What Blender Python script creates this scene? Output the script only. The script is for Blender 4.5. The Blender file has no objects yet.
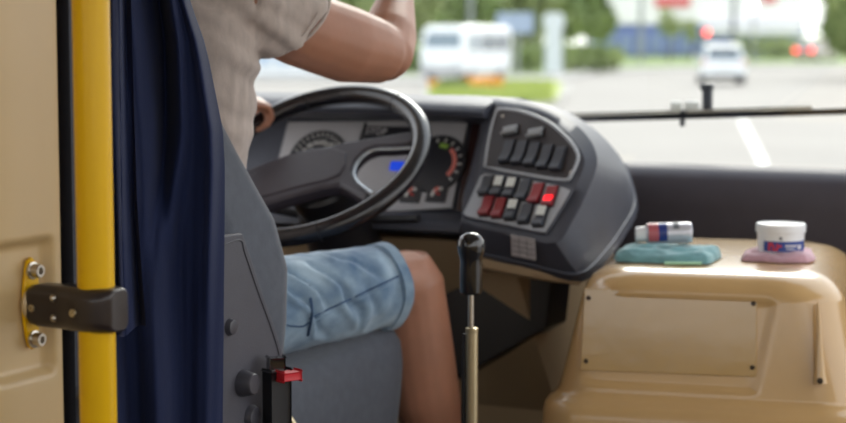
import bpy, bmesh, math, random
import numpy as np
from mathutils import Vector, Matrix, noise
random.seed(7)
sc = bpy.context.scene
COL = sc.collection

# ------------------------------------------------------------------ camera
FPX, CX, CY = 1850.0, 423.0, 211.5
PITCH = math.radians(5.4)
CAMZ = 0.95
cam_d = bpy.data.cameras.new('camera'); cam = bpy.data.objects.new('camera', cam_d); COL.objects.link(cam)
cam.location = (0, 0, CAMZ); cam.rotation_euler = (math.pi / 2 - PITCH, 0, 0)
cam_d.sensor_width = 36.0; cam_d.lens = 36.0 * FPX / 846.0
cam_d.clip_start = 0.05; cam_d.clip_end = 600
cam_d.dof.use_dof = True; cam_d.dof.focus_distance = 2.42; cam_d.dof.aperture_fstop = 4.4
sc.camera = cam

# ------------------------------------------------------------------ world and light
world = bpy.data.worlds.new('overcast_sky'); sc.world = world; world.use_nodes = True
wn = world.node_tree; wn.nodes.clear()
w_out = wn.nodes.new('ShaderNodeOutputWorld'); w_bg = wn.nodes.new('ShaderNodeBackground')
w_tc = wn.nodes.new('ShaderNodeTexCoord'); w_sep = wn.nodes.new('ShaderNodeSeparateXYZ'); w_rmp = wn.nodes.new('ShaderNodeValToRGB')
wn.links.new(w_tc.outputs['Generated'], w_sep.inputs[0]); wn.links.new(w_sep.outputs['Z'], w_rmp.inputs[0])
w_rmp.color_ramp.elements[0].position = 0.0; w_rmp.color_ramp.elements[0].color = (1.0, 0.98, 0.95, 1)
w_rmp.color_ramp.elements[1].position = 0.8; w_rmp.color_ramp.elements[1].color = (0.86, 0.92, 1.02, 1)
wn.links.new(w_rmp.outputs[0], w_bg.inputs['Color']); w_bg.inputs['Strength'].default_value = 2.25
wn.links.new(w_bg.outputs[0], w_out.inputs[0])
sun_d = bpy.data.lights.new('sun', 'SUN'); sun_d.energy = 2.0; sun_d.angle = math.radians(22); sun_d.color = (1.0, 0.95, 0.86)
sun = bpy.data.objects.new('sun', sun_d); COL.objects.link(sun); sun.rotation_euler = (math.radians(60), 0, math.radians(168))

sc.view_settings.view_transform = 'Standard'; sc.view_settings.look = 'None'
sc.view_settings.gamma = 1.0; sc.view_settings.use_curve_mapping = False
sc.view_settings.exposure = 0.0

# ------------------------------------------------------------------ frames of reference
F_ = Vector((0, math.cos(PITCH), -math.sin(PITCH))); U_ = Vector((0, math.sin(PITCH), math.cos(PITCH)))
CAM = Vector((0, 0, CAMZ))
def ray(px, py):
    return Vector((1, 0, 0)) * ((px - CX) / FPX) + U_ * ((CY - py) / FPX) + F_
def P(px, py, d):                     # world point at distance Y = d along the sight line
    v = ray(px, py); return CAM + v * (d / v.y)
def on_plane(px, py, p0, n):
    v = ray(px, py); t = (p0 - CAM).dot(n) / v.dot(n); return CAM + v * t
PSI = math.radians(26.7)              # the vehicle points this far right of the camera
BF = Vector((math.sin(PSI), math.cos(PSI), 0)); BR = Vector((math.cos(PSI), -math.sin(PSI), 0)); BZ = Vector((0, 0, 1))
W0 = Vector((-0.201, 3.38, 0))
def B(f, r, z):                       # vehicle frame: forward, right, up from the steering wheel centre
    return W0 + BF * f + BR * r + BZ * z
def Bd(f, r, z): return BF * f + BR * r + BZ * z

# ------------------------------------------------------------------ materials
def mat(name, col, rough=0.5, metal=0.0, vary=0.0, vscale=20.0, bump=0.0, bscale=200.0, col2=None, coat=0.0, sheen=0.0, emit=0.0, stretch=None, spec=0.5, trans=0.0, sss=0.0):
    m = bpy.data.materials.new(name); m.use_nodes = True
    nt = m.node_tree; b = nt.nodes['Principled BSDF']
    b.inputs['Base Color'].default_value = (*col, 1); b.inputs['Roughness'].default_value = rough; b.inputs['Metallic'].default_value = metal
    b.inputs['Specular IOR Level'].default_value = spec
    b.inputs['Coat Weight'].default_value = coat; b.inputs['Coat Roughness'].default_value = 0.12
    b.inputs['Sheen Weight'].default_value = sheen
    if sss:
        b.inputs['Subsurface Weight'].default_value = sss; b.inputs['Subsurface Radius'].default_value = (0.02, 0.008, 0.004); b.inputs['Subsurface Scale'].default_value = 0.5
    if emit:
        b.inputs['Emission Color'].default_value = (*col, 1); b.inputs['Emission Strength'].default_value = emit
    tc = nt.nodes.new('ShaderNodeTexCoord'); mp = nt.nodes.new('ShaderNodeMapping'); nt.links.new(tc.outputs['Object'], mp.inputs[0])
    if stretch: mp.inputs['Scale'].default_value = stretch
    if vary or col2:
        n = nt.nodes.new('ShaderNodeTexNoise'); n.inputs['Scale'].default_value = vscale; n.inputs['Detail'].default_value = 5
        nt.links.new(mp.outputs[0], n.inputs['Vector'])
        r = nt.nodes.new('ShaderNodeValToRGB')
        c2 = col2 if col2 else tuple(min(1, c * (1 + vary)) for c in col); c1 = col if col2 else tuple(c * (1 - vary) for c in col)
        r.color_ramp.elements[0].position = 0.32; r.color_ramp.elements[1].position = 0.68
        r.color_ramp.elements[0].color = (*c1, 1); r.color_ramp.elements[1].color = (*c2, 1)
        nt.links.new(n.outputs['Fac'], r.inputs[0]); nt.links.new(r.outputs[0], b.inputs['Base Color'])
    if bump:
        n2 = nt.nodes.new('ShaderNodeTexNoise'); n2.inputs['Scale'].default_value = bscale; n2.inputs['Detail'].default_value = 3
        nt.links.new(mp.outputs[0], n2.inputs['Vector'])
        bp = nt.nodes.new('ShaderNodeBump'); bp.inputs['Strength'].default_value = bump; bp.inputs['Distance'].default_value = 0.002
        nt.links.new(n2.outputs['Fac'], bp.inputs['Height']); nt.links.new(bp.outputs[0], b.inputs['Normal'])
    return m

def srgb(r, g, b):
    def f(c):
        c /= 255.0
        return c / 12.92 if c <= 0.04045 else ((c + 0.055) / 1.055) ** 2.4
    return (f(r), f(g), f(b))

M = {}
M['beige'] = mat('beige_plastic', srgb(206, 180, 134), 0.38, vary=0.06, vscale=3, bump=0.05, bscale=60, coat=0.15)
M['cream'] = mat('cream_gloss_plastic', srgb(197, 161, 110), 0.24, vary=0.06, vscale=4, coat=0.5, bump=0.03, bscale=30)
M['cream_panel'] = mat('cream_painted_sheet', srgb(181, 147, 92), 0.14, vary=0.10, vscale=5, coat=0.6, bump=0.35, bscale=16)
M['beige_low'] = mat('beige_lower_trim', srgb(190, 166, 132), 0.5, vary=0.06, vscale=6)
M['yellow'] = mat('yellow_enamel', srgb(226, 178, 2), 0.38, spec=.25, vary=0.05, vscale=9, coat=0.1, stretch=(1, 1, .1))
M['rubber'] = mat('black_rubber', srgb(24, 24, 28), 0.9, spec=.05)
M['clamp'] = mat('dark_brown_plastic', srgb(44, 36, 35), 0.28, vary=0.05, vscale=30, bump=0.05, bscale=300)
M['steel'] = mat('zinc_steel', srgb(196, 190, 180), 0.28, metal=1.0, vary=0.08, vscale=60)
M['brass'] = mat('brass_screw', srgb(196, 182, 150), 0.35, metal=0.9)
M['screw_dark'] = mat('dark_screw', srgb(70, 58, 44), 0.5, metal=0.5)
M['curtain'] = mat('navy_cloth', srgb(24, 35, 70), 0.75, vary=0.15, vscale=10, bump=0.2, bscale=500, sheen=0.06, spec=.2, stretch=(1, 1, .2))
M['seat'] = mat('grey_seat_fabric', srgb(80, 85, 96), 0.85, vary=0.10, vscale=60, bump=0.3, bscale=600, sheen=0.2)
M['seat_plastic'] = mat('grey_seat_plastic', srgb(80, 80, 89), 0.5, vary=0.05, vscale=25, bump=0.25, bscale=500)
M['seat_knob'] = mat('dark_seat_knob', srgb(72, 72, 80), 0.4)
M['black'] = mat('black_plastic', srgb(30, 30, 34), 0.35)
M['black_gloss'] = mat('black_gloss_plastic', srgb(22, 21, 24), 0.15, coat=0.5)
M['wheel'] = mat('wheel_leather', srgb(26, 25, 30), 0.2, vary=0.15, vscale=40, bump=0.1, bscale=250, coat=0.25)
M['pad'] = mat('wheel_pad', srgb(54, 50, 58), 0.42, vary=0.06, vscale=25, bump=0.15, bscale=350)
M['chrome'] = mat('pale_trim', srgb(176, 184, 190), 0.25, metal=0.8)
M['dash'] = mat('dash_plastic', srgb(72, 75, 86), 0.5, vary=0.06, vscale=18, bump=0.15, bscale=400)
M['dash_side'] = M['dash']
M['cluster'] = mat('cluster_face', srgb(182, 182, 186), 0.5, vary=0.05, vscale=10)
M['maroon'] = mat('dark_maroon_gloss', srgb(60, 38, 36), 0.2, vary=0.2, vscale=8, coat=0.4)
M['gauge'] = mat('gauge_black', srgb(44, 44, 50), 0.3)
M['white'] = mat('white_mark', srgb(225, 225, 222), 0.5)
M['green_mark'] = mat('green_mark', srgb(150, 190, 80), 0.5)
M['pink_mark'] = mat('pink_red_mark', srgb(226, 128, 116), 0.5)
M['red_needle'] = mat('red_needle', srgb(205, 40, 34), 0.4)
M['blue_lamp'] = mat('blue_indicator', srgb(20, 70, 220), 0.3, emit=0.6)
M['switch_black'] = mat('switch_black', srgb(66, 70, 80), 0.38)
M['switch_face'] = mat('switch_panel_grey', srgb(178, 184, 192), 0.4, vary=0.04, vscale=20)
M['recess'] = mat('switch_recess_dark', srgb(48, 44, 48), 0.45, vary=0.08, vscale=20)
M['switch_white'] = mat('switch_white', srgb(228, 232, 228), 0.4)
M['switch_grey'] = mat('switch_grey_cap', srgb(150, 154, 158), 0.4)
M['switch_red'] = mat('switch_red', srgb(150, 50, 58), 0.35)
M['red_lamp'] = mat('red_switch_lamp', srgb(255, 24, 36), 0.3, emit=1.6)
M['sticker'] = mat('white_sticker', srgb(206, 204, 208), 0.6, vary=0.1, vscale=80)
M['skin'] = mat('skin', srgb(170, 120, 96), 0.46, vary=0.10, vscale=14, bump=0.12, bscale=120, sss=0.12)
M['nail'] = mat('nail', srgb(214, 165, 145), 0.3)
M['shirt'] = mat('grey_heather_jersey', srgb(184, 171, 164), 0.9, vary=0.13, vscale=70, bump=0.25, bscale=500, sheen=0.2, stretch=(1, 1, .25))
M['denim'] = mat('light_blue_denim', srgb(84, 116, 150), 0.85, col2=srgb(170, 194, 212), vscale=13, bump=0.35, bscale=420, sheen=0.2)
M['denim_dark'] = mat('blue_denim_seam', srgb(58, 84, 118), 0.85, vary=0.2, vscale=60, bump=0.3, bscale=400)
M['hair'] = mat('brown_hair', srgb(52, 38, 28), 0.6, vary=0.3, vscale=60, bump=0.5, bscale=200)
M['eye'] = mat('eye', srgb(30, 24, 20), 0.2)
M['shoe'] = mat('dark_canvas_shoe', srgb(40, 40, 48), 0.7)
M['teal'] = mat('teal_cloth', srgb(112, 160, 166), 0.9, vary=0.18, vscale=40, bump=0.4, bscale=300, sheen=0.3)
M['green_hem'] = mat('pale_green_hem', srgb(168, 214, 182), 0.8)
M['pink'] = mat('pink_cloth', srgb(190, 150, 162), 0.9, vary=0.15, vscale=40, bump=0.4, bscale=300, sheen=0.3)
M['tub'] = mat('white_tub_plastic', srgb(228, 230, 232), 0.35, coat=0.2)
M['tub_blue'] = mat('tub_blue_label', srgb(38, 66, 140), 0.4)
M['tub_red'] = mat('tub_red_mark', srgb(190, 52, 78), 0.4)
M['can'] = mat('can_silver_white', srgb(206, 206, 214), 0.3, metal=0.35)
M['can_blue'] = mat('can_blue', srgb(34, 54, 124), 0.35)
M['can_red'] = mat('can_red', srgb(176, 92, 98), 0.35)
M['floor'] = mat('dark_floor_vinyl', srgb(60, 54, 50), 0.6, vary=0.15, vscale=30)
M['ceil'] = mat('ceiling_liner', srgb(190, 186, 178), 0.7, vary=0.04, vscale=10)
M['cowl'] = mat('cowl_dark_plastic', srgb(66, 62, 70), 0.55, vary=0.06, vscale=20, bump=0.1, bscale=200)
M['wiper'] = mat('wiper_black', srgb(40, 42, 50), 0.4)
M['asphalt'] = mat('pale_asphalt', srgb(158, 152, 144), 0.85, vary=0.06, vscale=0.25)
M['pave'] = mat('pale_pavement', srgb(172, 168, 162), 0.85, vary=0.05, vscale=0.5)
M['line'] = mat('road_paint', srgb(206, 204, 198), 0.6)
M['grass'] = mat('verge_grass', srgb(150, 166, 80), 0.9, col2=srgb(190, 198, 116), vscale=0.7)
M['grass2'] = mat('far_grass', srgb(116, 140, 80), 0.9, col2=srgb(150, 164, 104), vscale=0.5)
M['flower'] = mat('orange_flowers', srgb(236, 172, 74), 0.8, vary=0.15, vscale=4)
M['leaf'] = mat('leaf_green', srgb(146, 158, 104), 0.75, col2=srgb(186, 194, 142), vscale=0.35)
M['leaf_d'] = mat('leaf_deep_green', srgb(118, 138, 82), 0.75, col2=srgb(158, 172, 108), vscale=0.5)
M['bark'] = mat('bark', srgb(84, 72, 60), 0.9, vary=0.2, vscale=3)
M['carwhite'] = mat('white_car_paint', srgb(236, 240, 242), 0.25, coat=0.6)
M['carglass'] = mat('dark_car_glass', srgb(66, 84, 96), 0.1, coat=0.4)
M['busglass'] = mat('grey_bus_glass', srgb(120, 136, 146), 0.15, coat=0.3)
M['tyre'] = mat('tyre', srgb(40, 40, 42), 0.8)
M['hub'] = mat('hub_cap', srgb(160, 162, 166), 0.35, metal=0.6)
M['tail'] = mat('lit_tail_lamp', srgb(255, 52, 44), 0.3, emit=6.0)
M['tail2'] = mat('tail_lamp', srgb(214, 150, 146), 0.3)
M['headlamp'] = mat('headlamp', srgb(225, 230, 232), 0.15)
M['lampglow'] = mat('lamp_globe_lit', srgb(255, 252, 244), 0.3, emit=9.0)
M['signal'] = mat('signal_red_lit', srgb(255, 84, 58), 0.3, emit=7.0)
M['facade'] = mat('white_facade', srgb(238, 236, 238), 0.7, vary=0.04, vscale=0.3)
M['blueband'] = mat('blue_shopfront', srgb(116, 132, 196), 0.5, vary=0.15, vscale=0.4)
M['shopglass'] = mat('shop_glass', srgb(130, 146, 176), 0.3, vary=0.2, vscale=0.5)
M['redsign'] = mat('red_sign', srgb(216, 84, 92), 0.5)
M['bluesign'] = mat('grey_blue_sign', srgb(150, 166, 186), 0.5)
M['polegrey'] = mat('grey_pole', srgb(150, 154, 156), 0.5, metal=0.3)
M['poledark'] = mat('dark_pole', srgb(104, 108, 112), 0.5)
M['pylon'] = mat('pale_pylon', srgb(204, 212, 212), 0.5)
M['kiosk'] = mat('white_kiosk', srgb(226, 230, 232), 0.6)
M['kioskblue'] = mat('kiosk_blue_pane', srgb(176, 198, 220), 0.4)
M['orange_car'] = mat('dark_car_paint', srgb(170, 160, 156), 0.3, coat=0.4)
# window glass
gm = bpy.data.materials.new('clear_window_glass'); gm.use_nodes = True; nt = gm.node_tree; nt.nodes.clear()
o_ = nt.nodes.new('ShaderNodeOutputMaterial'); mx = nt.nodes.new('ShaderNodeMixShader'); tr = nt.nodes.new('ShaderNodeBsdfTransparent'); gl = nt.nodes.new('ShaderNodeBsdfGlossy')
tr.inputs[0].default_value = (0.97, 0.985, 0.98, 1); gl.inputs['Roughness'].default_value = 0.02
mx.inputs[0].default_value = 0.05
nt.links.new(tr.outputs[0], mx.inputs[1]); nt.links.new(gl.outputs[0], mx.inputs[2]); nt.links.new(mx.outputs[0], o_.inputs[0])
M['glass'] = gm

# ------------------------------------------------------------------ object helpers
def empty(name, loc, label=None, cat=None, group=None):
    o = bpy.data.objects.new(name, None); COL.objects.link(o); o.location = loc
    o.empty_display_size = 0.05
    if label: o['label'] = label; o['category'] = cat
    if group: o['group'] = group
    return o
def tag(o, label, cat, group=None, kind=None):
    o['label'] = label; o['category'] = cat
    if group: o['group'] = group
    if kind: o['kind'] = kind
    return o
def world_loc(o):
    v = Vector(o.location)
    while o.parent is not None:
        o = o.parent; v += Vector(o.location)
    return v
def link(name, bm, m, parent=None, smooth=True, angle=40, origin=None):
    """bmesh in world coordinates -> one mesh object whose origin is `origin` (default: base centre)."""
    bmesh.ops.recalc_face_normals(bm, faces=bm.faces)
    if smooth:
        for f in bm.faces: f.smooth = True
        for e in bm.edges:
            if len(e.link_faces) == 2 and e.calc_face_angle(0) > math.radians(angle): e.smooth = False
    if origin is None:
        xs = [v.co for v in bm.verts]
        origin = Vector(((min(v.x for v in xs) + max(v.x for v in xs)) / 2, (min(v.y for v in xs) + max(v.y for v in xs)) / 2, min(v.z for v in xs)))
    bmesh.ops.translate(bm, verts=bm.verts, vec=-Vector(origin))
    me = bpy.data.meshes.new(name); bm.to_mesh(me); bm.free()
    me.materials.append(M[m] if isinstance(m, str) else m)
    o = bpy.data.objects.new(name, me); COL.objects.link(o)
    if smooth and len(me.vertices) < 4000:
        wn_ = o.modifiers.new('normals', 'WEIGHTED_NORMAL'); wn_.keep_sharp = True
    if parent is not None:
        o.parent = parent; o.location = Vector(origin) - world_loc(parent)
    else:
        o.location = origin
    return o
def struct(o):
    o['kind'] = 'structure'; return o
def grid_faces(bm, rings, closed=True, cap=True):
    vs = [[bm.verts.new(p) for p in r] for r in rings]
    n = len(vs[0])
    for a, b in zip(vs[:-1], vs[1:]):
        for i in range(n if closed else n - 1):
            j = (i + 1) % n
            bm.faces.new((a[i], a[j], b[j], b[i]))
    if cap and closed:
        bm.faces.new(vs[0][::-1]); bm.faces.new(vs[-1])
    return vs
def loft(rings, closed=True, cap=True, bm=None):
    bm = bm or bmesh.new(); grid_faces(bm, rings, closed, cap); return bm
def frames(path):
    path = [Vector(p) for p in path]; n = len(path); T = []
    for i in range(n):
        t = path[min(i + 1, n - 1)] - path[max(i - 1, 0)]
        T.append(t.normalized())
    ref = Vector((0, 0, 1)) if abs(T[0].z) < 0.9 else Vector((1, 0, 0))
    u = (ref - T[0] * ref.dot(T[0])).normalized(); out = []
    for t in T:
        u = (u - t * u.dot(t)).normalized(); out.append((u, t.cross(u)))
    return path, out
def tube(path, rad, seg=16, closed=False, cap=True, bm=None, ell=None):
    path, fr = frames(path); n = len(path)
    rs = [rad] * n if not hasattr(rad, '__len__') else list(rad)
    rings = []
    for (p, (u, v), r) in zip(path, fr, rs):
        rings.append([p + (u * math.cos(a) + v * math.sin(a) * (ell or 1)) * r for a in [2 * math.pi * k / seg for k in range(seg)]])
    bm = bm or bmesh.new()
    if closed:
        vs = [[bm.verts.new(q) for q in r] for r in rings]
        for i in range(n):
            a, b = vs[i], vs[(i + 1) % n]
            for k in range(seg): bm.faces.new((a[k], a[(k + 1) % seg], b[(k + 1) % seg], b[k]))
    else:
        grid_faces(bm, rings, True, cap)
    return bm
def smooth_path(pts, n=8):
    pts = [Vector(p) for p in pts]; out = []
    for i in range(len(pts) - 1):
        p0, p1, p2, p3 = pts[max(i - 1, 0)], pts[i], pts[i + 1], pts[min(i + 2, len(pts) - 1)]
        for k in range(n):
            t = k / n
            out.append(0.5 * ((2 * p1) + (p2 - p0) * t + (2 * p0 - 5 * p1 + 4 * p2 - p3) * t * t + (3 * p1 - p0 - 3 * p2 + p3) * t ** 3))
    out.append(pts[-1]); return out
def lathe(profile, c, axis, seg=32, bm=None):
    axis = Vector(axis).normalized(); ref = Vector((0, 0, 1)) if abs(axis.z) < 0.9 else Vector((1, 0, 0))
    u = (ref - axis * ref.dot(axis)).normalized(); v = axis.cross(u); c = Vector(c)
    rings = [[c + axis * h + (u * math.cos(2 * math.pi * k / seg) + v * math.sin(2 * math.pi * k / seg)) * max(r, 1e-5) for k in range(seg)] for r, h in profile]
    return loft(rings, bm=bm)
def box(c, ax, ay, az, sx, sy, sz, bev=0.0, seg=2, bm=None):
    """box centred at c with axes and full sizes, bevelled"""
    own = bmesh.new(); bmesh.ops.create_cube(own, size=1.0)
    Mx = Matrix((Vector(ax) * sx, Vector(ay) * sy, Vector(az) * sz)).transposed()
    for v in own.verts: v.co = Mx @ v.co + Vector(c)
    if bev: bmesh.ops.bevel(own, geom=own.edges[:], offset=bev, segments=seg, affect='EDGES', profile=0.5)
    if bm is None: return own
    me = bpy.data.meshes.new('t'); own.to_mesh(me); own.free(); bm.from_mesh(me); bpy.data.meshes.remove(me); return bm
def prism(pts, depth_vec, bev=0.0, seg=2):
    bm = bmesh.new(); pts = [Vector(p) for p in pts]; d = Vector(depth_vec); n = len(pts)
    a = [bm.verts.new(p) for p in pts]; b = [bm.verts.new(p + d) for p in pts]
    bm.faces.new(a); bm.faces.new(b[::-1])
    for i in range(n): bm.faces.new((a[i], b[i], b[(i + 1) % n], a[(i + 1) % n]))
    bmesh.ops.recalc_face_normals(bm, faces=bm.faces)
    if bev: bmesh.ops.bevel(bm, geom=bm.edges[:], offset=bev, segments=seg, affect='EDGES', profile=0.5)
    return bm
def rrect(hx, hy, r, n=6):
    out = []
    r = min(r, hx, hy)
    for cx, cy, a0 in ((hx - r, hy - r, 0), (-hx + r, hy - r, 90), (-hx + r, -hy + r, 180), (hx - r, -hy + r, 270)):
        for k in range(n + 1):
            a = math.radians(a0 + 90 * k / n); out.append((cx + r * math.cos(a), cy + r * math.sin(a)))
    return out
def subdiv(bm, levels):
    me = bpy.data.meshes.new('t'); bm.to_mesh(me); bm.free(); o = bpy.data.objects.new('t', me); COL.objects.link(o)
    md = o.modifiers.new('s', 'SUBSURF'); md.levels = levels; md.render_levels = levels
    return bake(o)
def bake(o):
    dg = bpy.context.evaluated_depsgraph_get(); dg.update()
    me = bpy.data.meshes.new_from_object(o.evaluated_get(dg)); bm = bmesh.new(); bm.from_mesh(me)
    old = o.data; bpy.data.objects.remove(o); bpy.data.meshes.remove(old); bpy.data.meshes.remove(me)
    return bm
def remesh(bm, voxel, smooth=6):
    me = bpy.data.meshes.new('t'); bmesh.ops.recalc_face_normals(bm, faces=bm.faces); bm.to_mesh(me); bm.free()
    o = bpy.data.objects.new('t', me); COL.objects.link(o)
    md = o.modifiers.new('r', 'REMESH'); md.mode = 'VOXEL'; md.voxel_size = voxel; md.use_smooth_shade = True
    if smooth:
        ms = o.modifiers.new('s', 'SMOOTH'); ms.iterations = smooth; ms.factor = 0.5
    return bake(o)
def text_bm(body, size, origin, ux, uy, depth=0.0006):
    c = bpy.data.curves.new('t', 'FONT'); c.body = body; c.size = size; c.extrude = depth; c.align_x = 'CENTER'; c.align_y = 'CENTER'
    o = bpy.data.objects.new('t', c); COL.objects.link(o)
    dg = bpy.context.evaluated_depsgraph_get(); dg.update()
    me = bpy.data.meshes.new_from_object(o.evaluated_get(dg)); bm = bmesh.new(); bm.from_mesh(me)
    bpy.data.objects.remove(o); bpy.data.meshes.remove(me); bpy.data.curves.remove(c)
    ux = Vector(ux).normalized(); uy = Vector(uy).normalized(); uz = ux.cross(uy)
    for v in bm.verts: v.co = Vector(origin) + ux * v.co.x + uy * v.co.y + uz * v.co.z
    return bm
def sstep(a, b, x):
    t = max(0.0, min(1.0, (x - a) / (b - a))); return t * t * (3 - 2 * t)

ROAD = -0.95
# ================================================================== SETTING: the vehicle's shell
def bbox_part(name, f0, f1, r0, r1, z0, z1, m, parent=None, bev=0.004):
    c = B((f0 + f1) / 2, (r0 + r1) / 2, (z0 + z1) / 2)
    return link(name, box(c, BF, BR, BZ, abs(f1 - f0), abs(r1 - r0), abs(z1 - z0), bev), m, parent)
struct(bbox_part('floor', -5.0, 0.95, -0.67, 2.0, -0.06, 0.0, 'floor'))
struct(bbox_part('ceiling', -5.0, 0.60, -0.67, 2.0, 1.90, 1.95, 'ceil'))
wl_ = struct(bbox_part('wall_left', -5.0, 0.95, -0.67, -0.63, 0.0, 0.62, 'beige'))
wr_ = struct(bbox_part('wall_right', -5.0, -0.55, 1.95, 2.0, 0.0, 0.72, 'beige'))
wb_ = struct(bbox_part('wall_back', -5.05, -5.0, -0.67, 2.0, 0.0, 0.80, 'beige'))
# pillars and header rails between the side windows
for k, f in enumerate((-4.9, -3.6, -2.3, -1.0)):
    struct(bbox_part('left_pillar', f, f + .10, -0.67, -0.63, 0.622, 1.60, 'beige', wl_)); struct(bbox_part('right_pillar', f, f + .10, 1.95, 2.0, 0.722, 1.60, 'beige', wr_))
struct(bbox_part('left_header', -5.0, 0.60, -0.67, -0.63, 1.602, 1.898, 'beige', wl_)); struct(bbox_part('right_header', -5.0, 0.60, 1.95, 2.0, 1.602, 1.898, 'beige', wr_))
struct(bbox_part('back_header', -5.05, -5.0, -0.67, 2.0, 1.55, 1.898, 'beige', wb_))
for r in (-.67, 1.9): struct(bbox_part('back_pillar', -5.05, -5.0, r, r + .10, 0.802, 1.548, 'beige', wb_))
wf = struct(bbox_part('wall_front', 0.90, 0.94, -0.62, 1.95, 0.0, 0.66, 'beige_low'))
# dark padded strip under the windscreen, right of the dashboard
prof = [(0.72, 0.34), (0.715, 0.60), (0.725, 0.655), (0.75, 0.676), (0.79, 0.684), (0.93, 0.672), (0.93, 0.662), (0.898, 0.658), (0.898, 0.34)]
struct(link('trim_3', loft([[B(f, r, z) for f, z in prof] for r in (0.27, 0.7, 1.0, 1.94)]), 'cowl', wf))
# windscreen: a bowed, raked pane with real thickness
bm = bmesh.new(); rows = []
for side in (0, 0.006):
    rows.append([[B(0.955 - 0.10 * (t * t) * (abs(u) ** 2.4) / 1 - 0.26 * t + side - 0.16 * abs(u) ** 2.6, 0.65 + 1.28 * u, 0.672 + 1.215 * t) for u in [k / 12 - 1 for k in range(25)]] for t in [k / 10 for k in range(11)]])
for s in rows: grid_faces(bm, s, closed=False)
struct(link('window_1', bm, 'glass'))
# partition beside the pole: long wall with a moulded pocket for the bracket plate
PLATE = P(28, 303, 2.04)
r_pl = (PLATE - W0).dot(BR); f_pl = (PLATE - W0).dot(BF)
def part_off(f, z):                   # how far the surface stands proud of the plate's pocket
    t, dz = f - f_pl, z - PLATE.z
    m_ = (1 - sstep(0.021, 0.033, t)) * sstep(-0.080, -0.062, t) * (1 - sstep(0.062, 0.075, dz)) * sstep(-0.086, -0.072, dz)
    return 0.013 * (1 - m_)
NF, NZ = 90, 150
fs = [f_pl - 0.36 + 0.403 * i / NF for i in range(NF + 1)]
zs = [0.0 + 0.38 * j / 12 for j in range(12)] + [0.38 + 0.52 * j / NZ for j in range(NZ)] + [0.90 + 1.0 * j / 12 for j in range(13)]
bm = bmesh.new()
front = [[B(f, r_pl + part_off(f, z), z) for f in fs] for z in zs]
vf = grid_faces(bm, front, closed=False)
vb = grid_faces(bm, [[B(f, r_pl - 0.035, z) for f in fs] for z in zs], closed=False)
for seq in ([(vf[0], vb[0]), (vf[-1], vb[-1])]):
    for i in range(NF): bm.faces.new((seq[0][i], seq[0][i + 1], seq[1][i + 1], seq[1][i]))
for k in (0, -1):
    for j in range(len(zs) - 1): bm.faces.new((vf[j][k], vf[j + 1][k], vb[j + 1][k], vb[j][k]))
wp = struct(link('wall_partition', bm, 'beige'))
f_e = fs[-1]
struct(link('trim_4', tube([B(f_e + 0.013, r_pl + 0.010, z) for z in (0.002, 0.5, 1.0, 1.5, 1.898)], 0.0085, 14, ell=1.4), 'rubber', wp))

# ================================================================== SETTING: outside ground
bm = bmesh.new(); grid_faces(bm, [[Vector((x, y, ROAD - 0.05)) for x in (-160, -60, 0, 60, 160)] for y in (-30, 0, 30, 80, 160, 320)], closed=False)
struct(link('ground', bm, 'asphalt', origin=Vector((0, 0, ROAD - 0.05))))
def G(px, d, h=0.0):
    return Vector(((px - CX) / FPX * d, d, ROAD + h))
def gy(py):                            # distance of the road surface at this height in the photo
    v = ray(CX, py); return v.y * (CAMZ - ROAD) / -v.z
def slab(name, pts, h, m, thick=0.12):
    b_ = prism([Vector((p.x, p.y, ROAD - 0.05 + h)) for p in pts], (0, 0, -thick)); return link(name, b_, m)
# far verge and footway across the back
struct(slab('path', [G(-400, 78), G(560, 78), G(600, 100), G(760, 118), G(1100, 118), G(1100, 126), G(760, 126), G(590, 108), G(540, 90), G(-400, 90)], 0.10, 'pave'))
struct(slab('lawn', [G(-400, 90.2), G(540, 90.2), G(590, 108.2), G(760, 126.2), G(1100, 126.2), G(1100, 220), G(-400, 220)], 0.13, 'grass2'))
# near island
iy0, iy1 = gy(104.5), gy(84.5)
isl = [G(428, iy0), G(545, iy0 + 0.2), G(556, iy0 + 2), G(562, iy1 - 3), G(556, iy1), G(428, iy1)]
struct(slab('trim_5', [G(422, iy0 - 0.6), G(549, iy0 - 0.5), G(562, iy0 + 1.5), G(569, iy1 - 3), G(562, iy1 + 0.5), G(422, iy1 + 0.5)], 0.10, 'pave'))
def scatter_blades(name, n, area, hmin, hmax, w, m, label, cat):
    bm = bmesh.new()
    for _ in range(n):
        c = area(); h = random.uniform(hmin, hmax); a = random.uniform(0, math.pi); d = Vector((math.cos(a), math.sin(a), 0)) * w
        lean = Vector((random.uniform(-.05, .05), random.uniform(-.05, .05), h))
        p = [bm.verts.new(c - d), bm.verts.new(c + d), bm.verts.new(c + d * .4 + lean), bm.verts.new(c - d * .4 + lean)]
        bm.faces.new(p)
    o = link(name, bm, m, smooth=False); tag(o, label, cat, kind='stuff'); return o
struct(slab('terrain', isl, 0.16, 'grass'))
def isl_pt():
    while True:
        y = random.uniform(iy0 + .2, iy1 - .3); px = random.uniform(431, 553)
        if not (px < 506 and abs(y - gy(90)) < 2.2): return G(px, y, 0.10)
scatter_blades('grass', 9000, isl_pt, .06, .16, .05, 'grass', 'short yellow green grass on the raised traffic island', 'grass')
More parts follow.
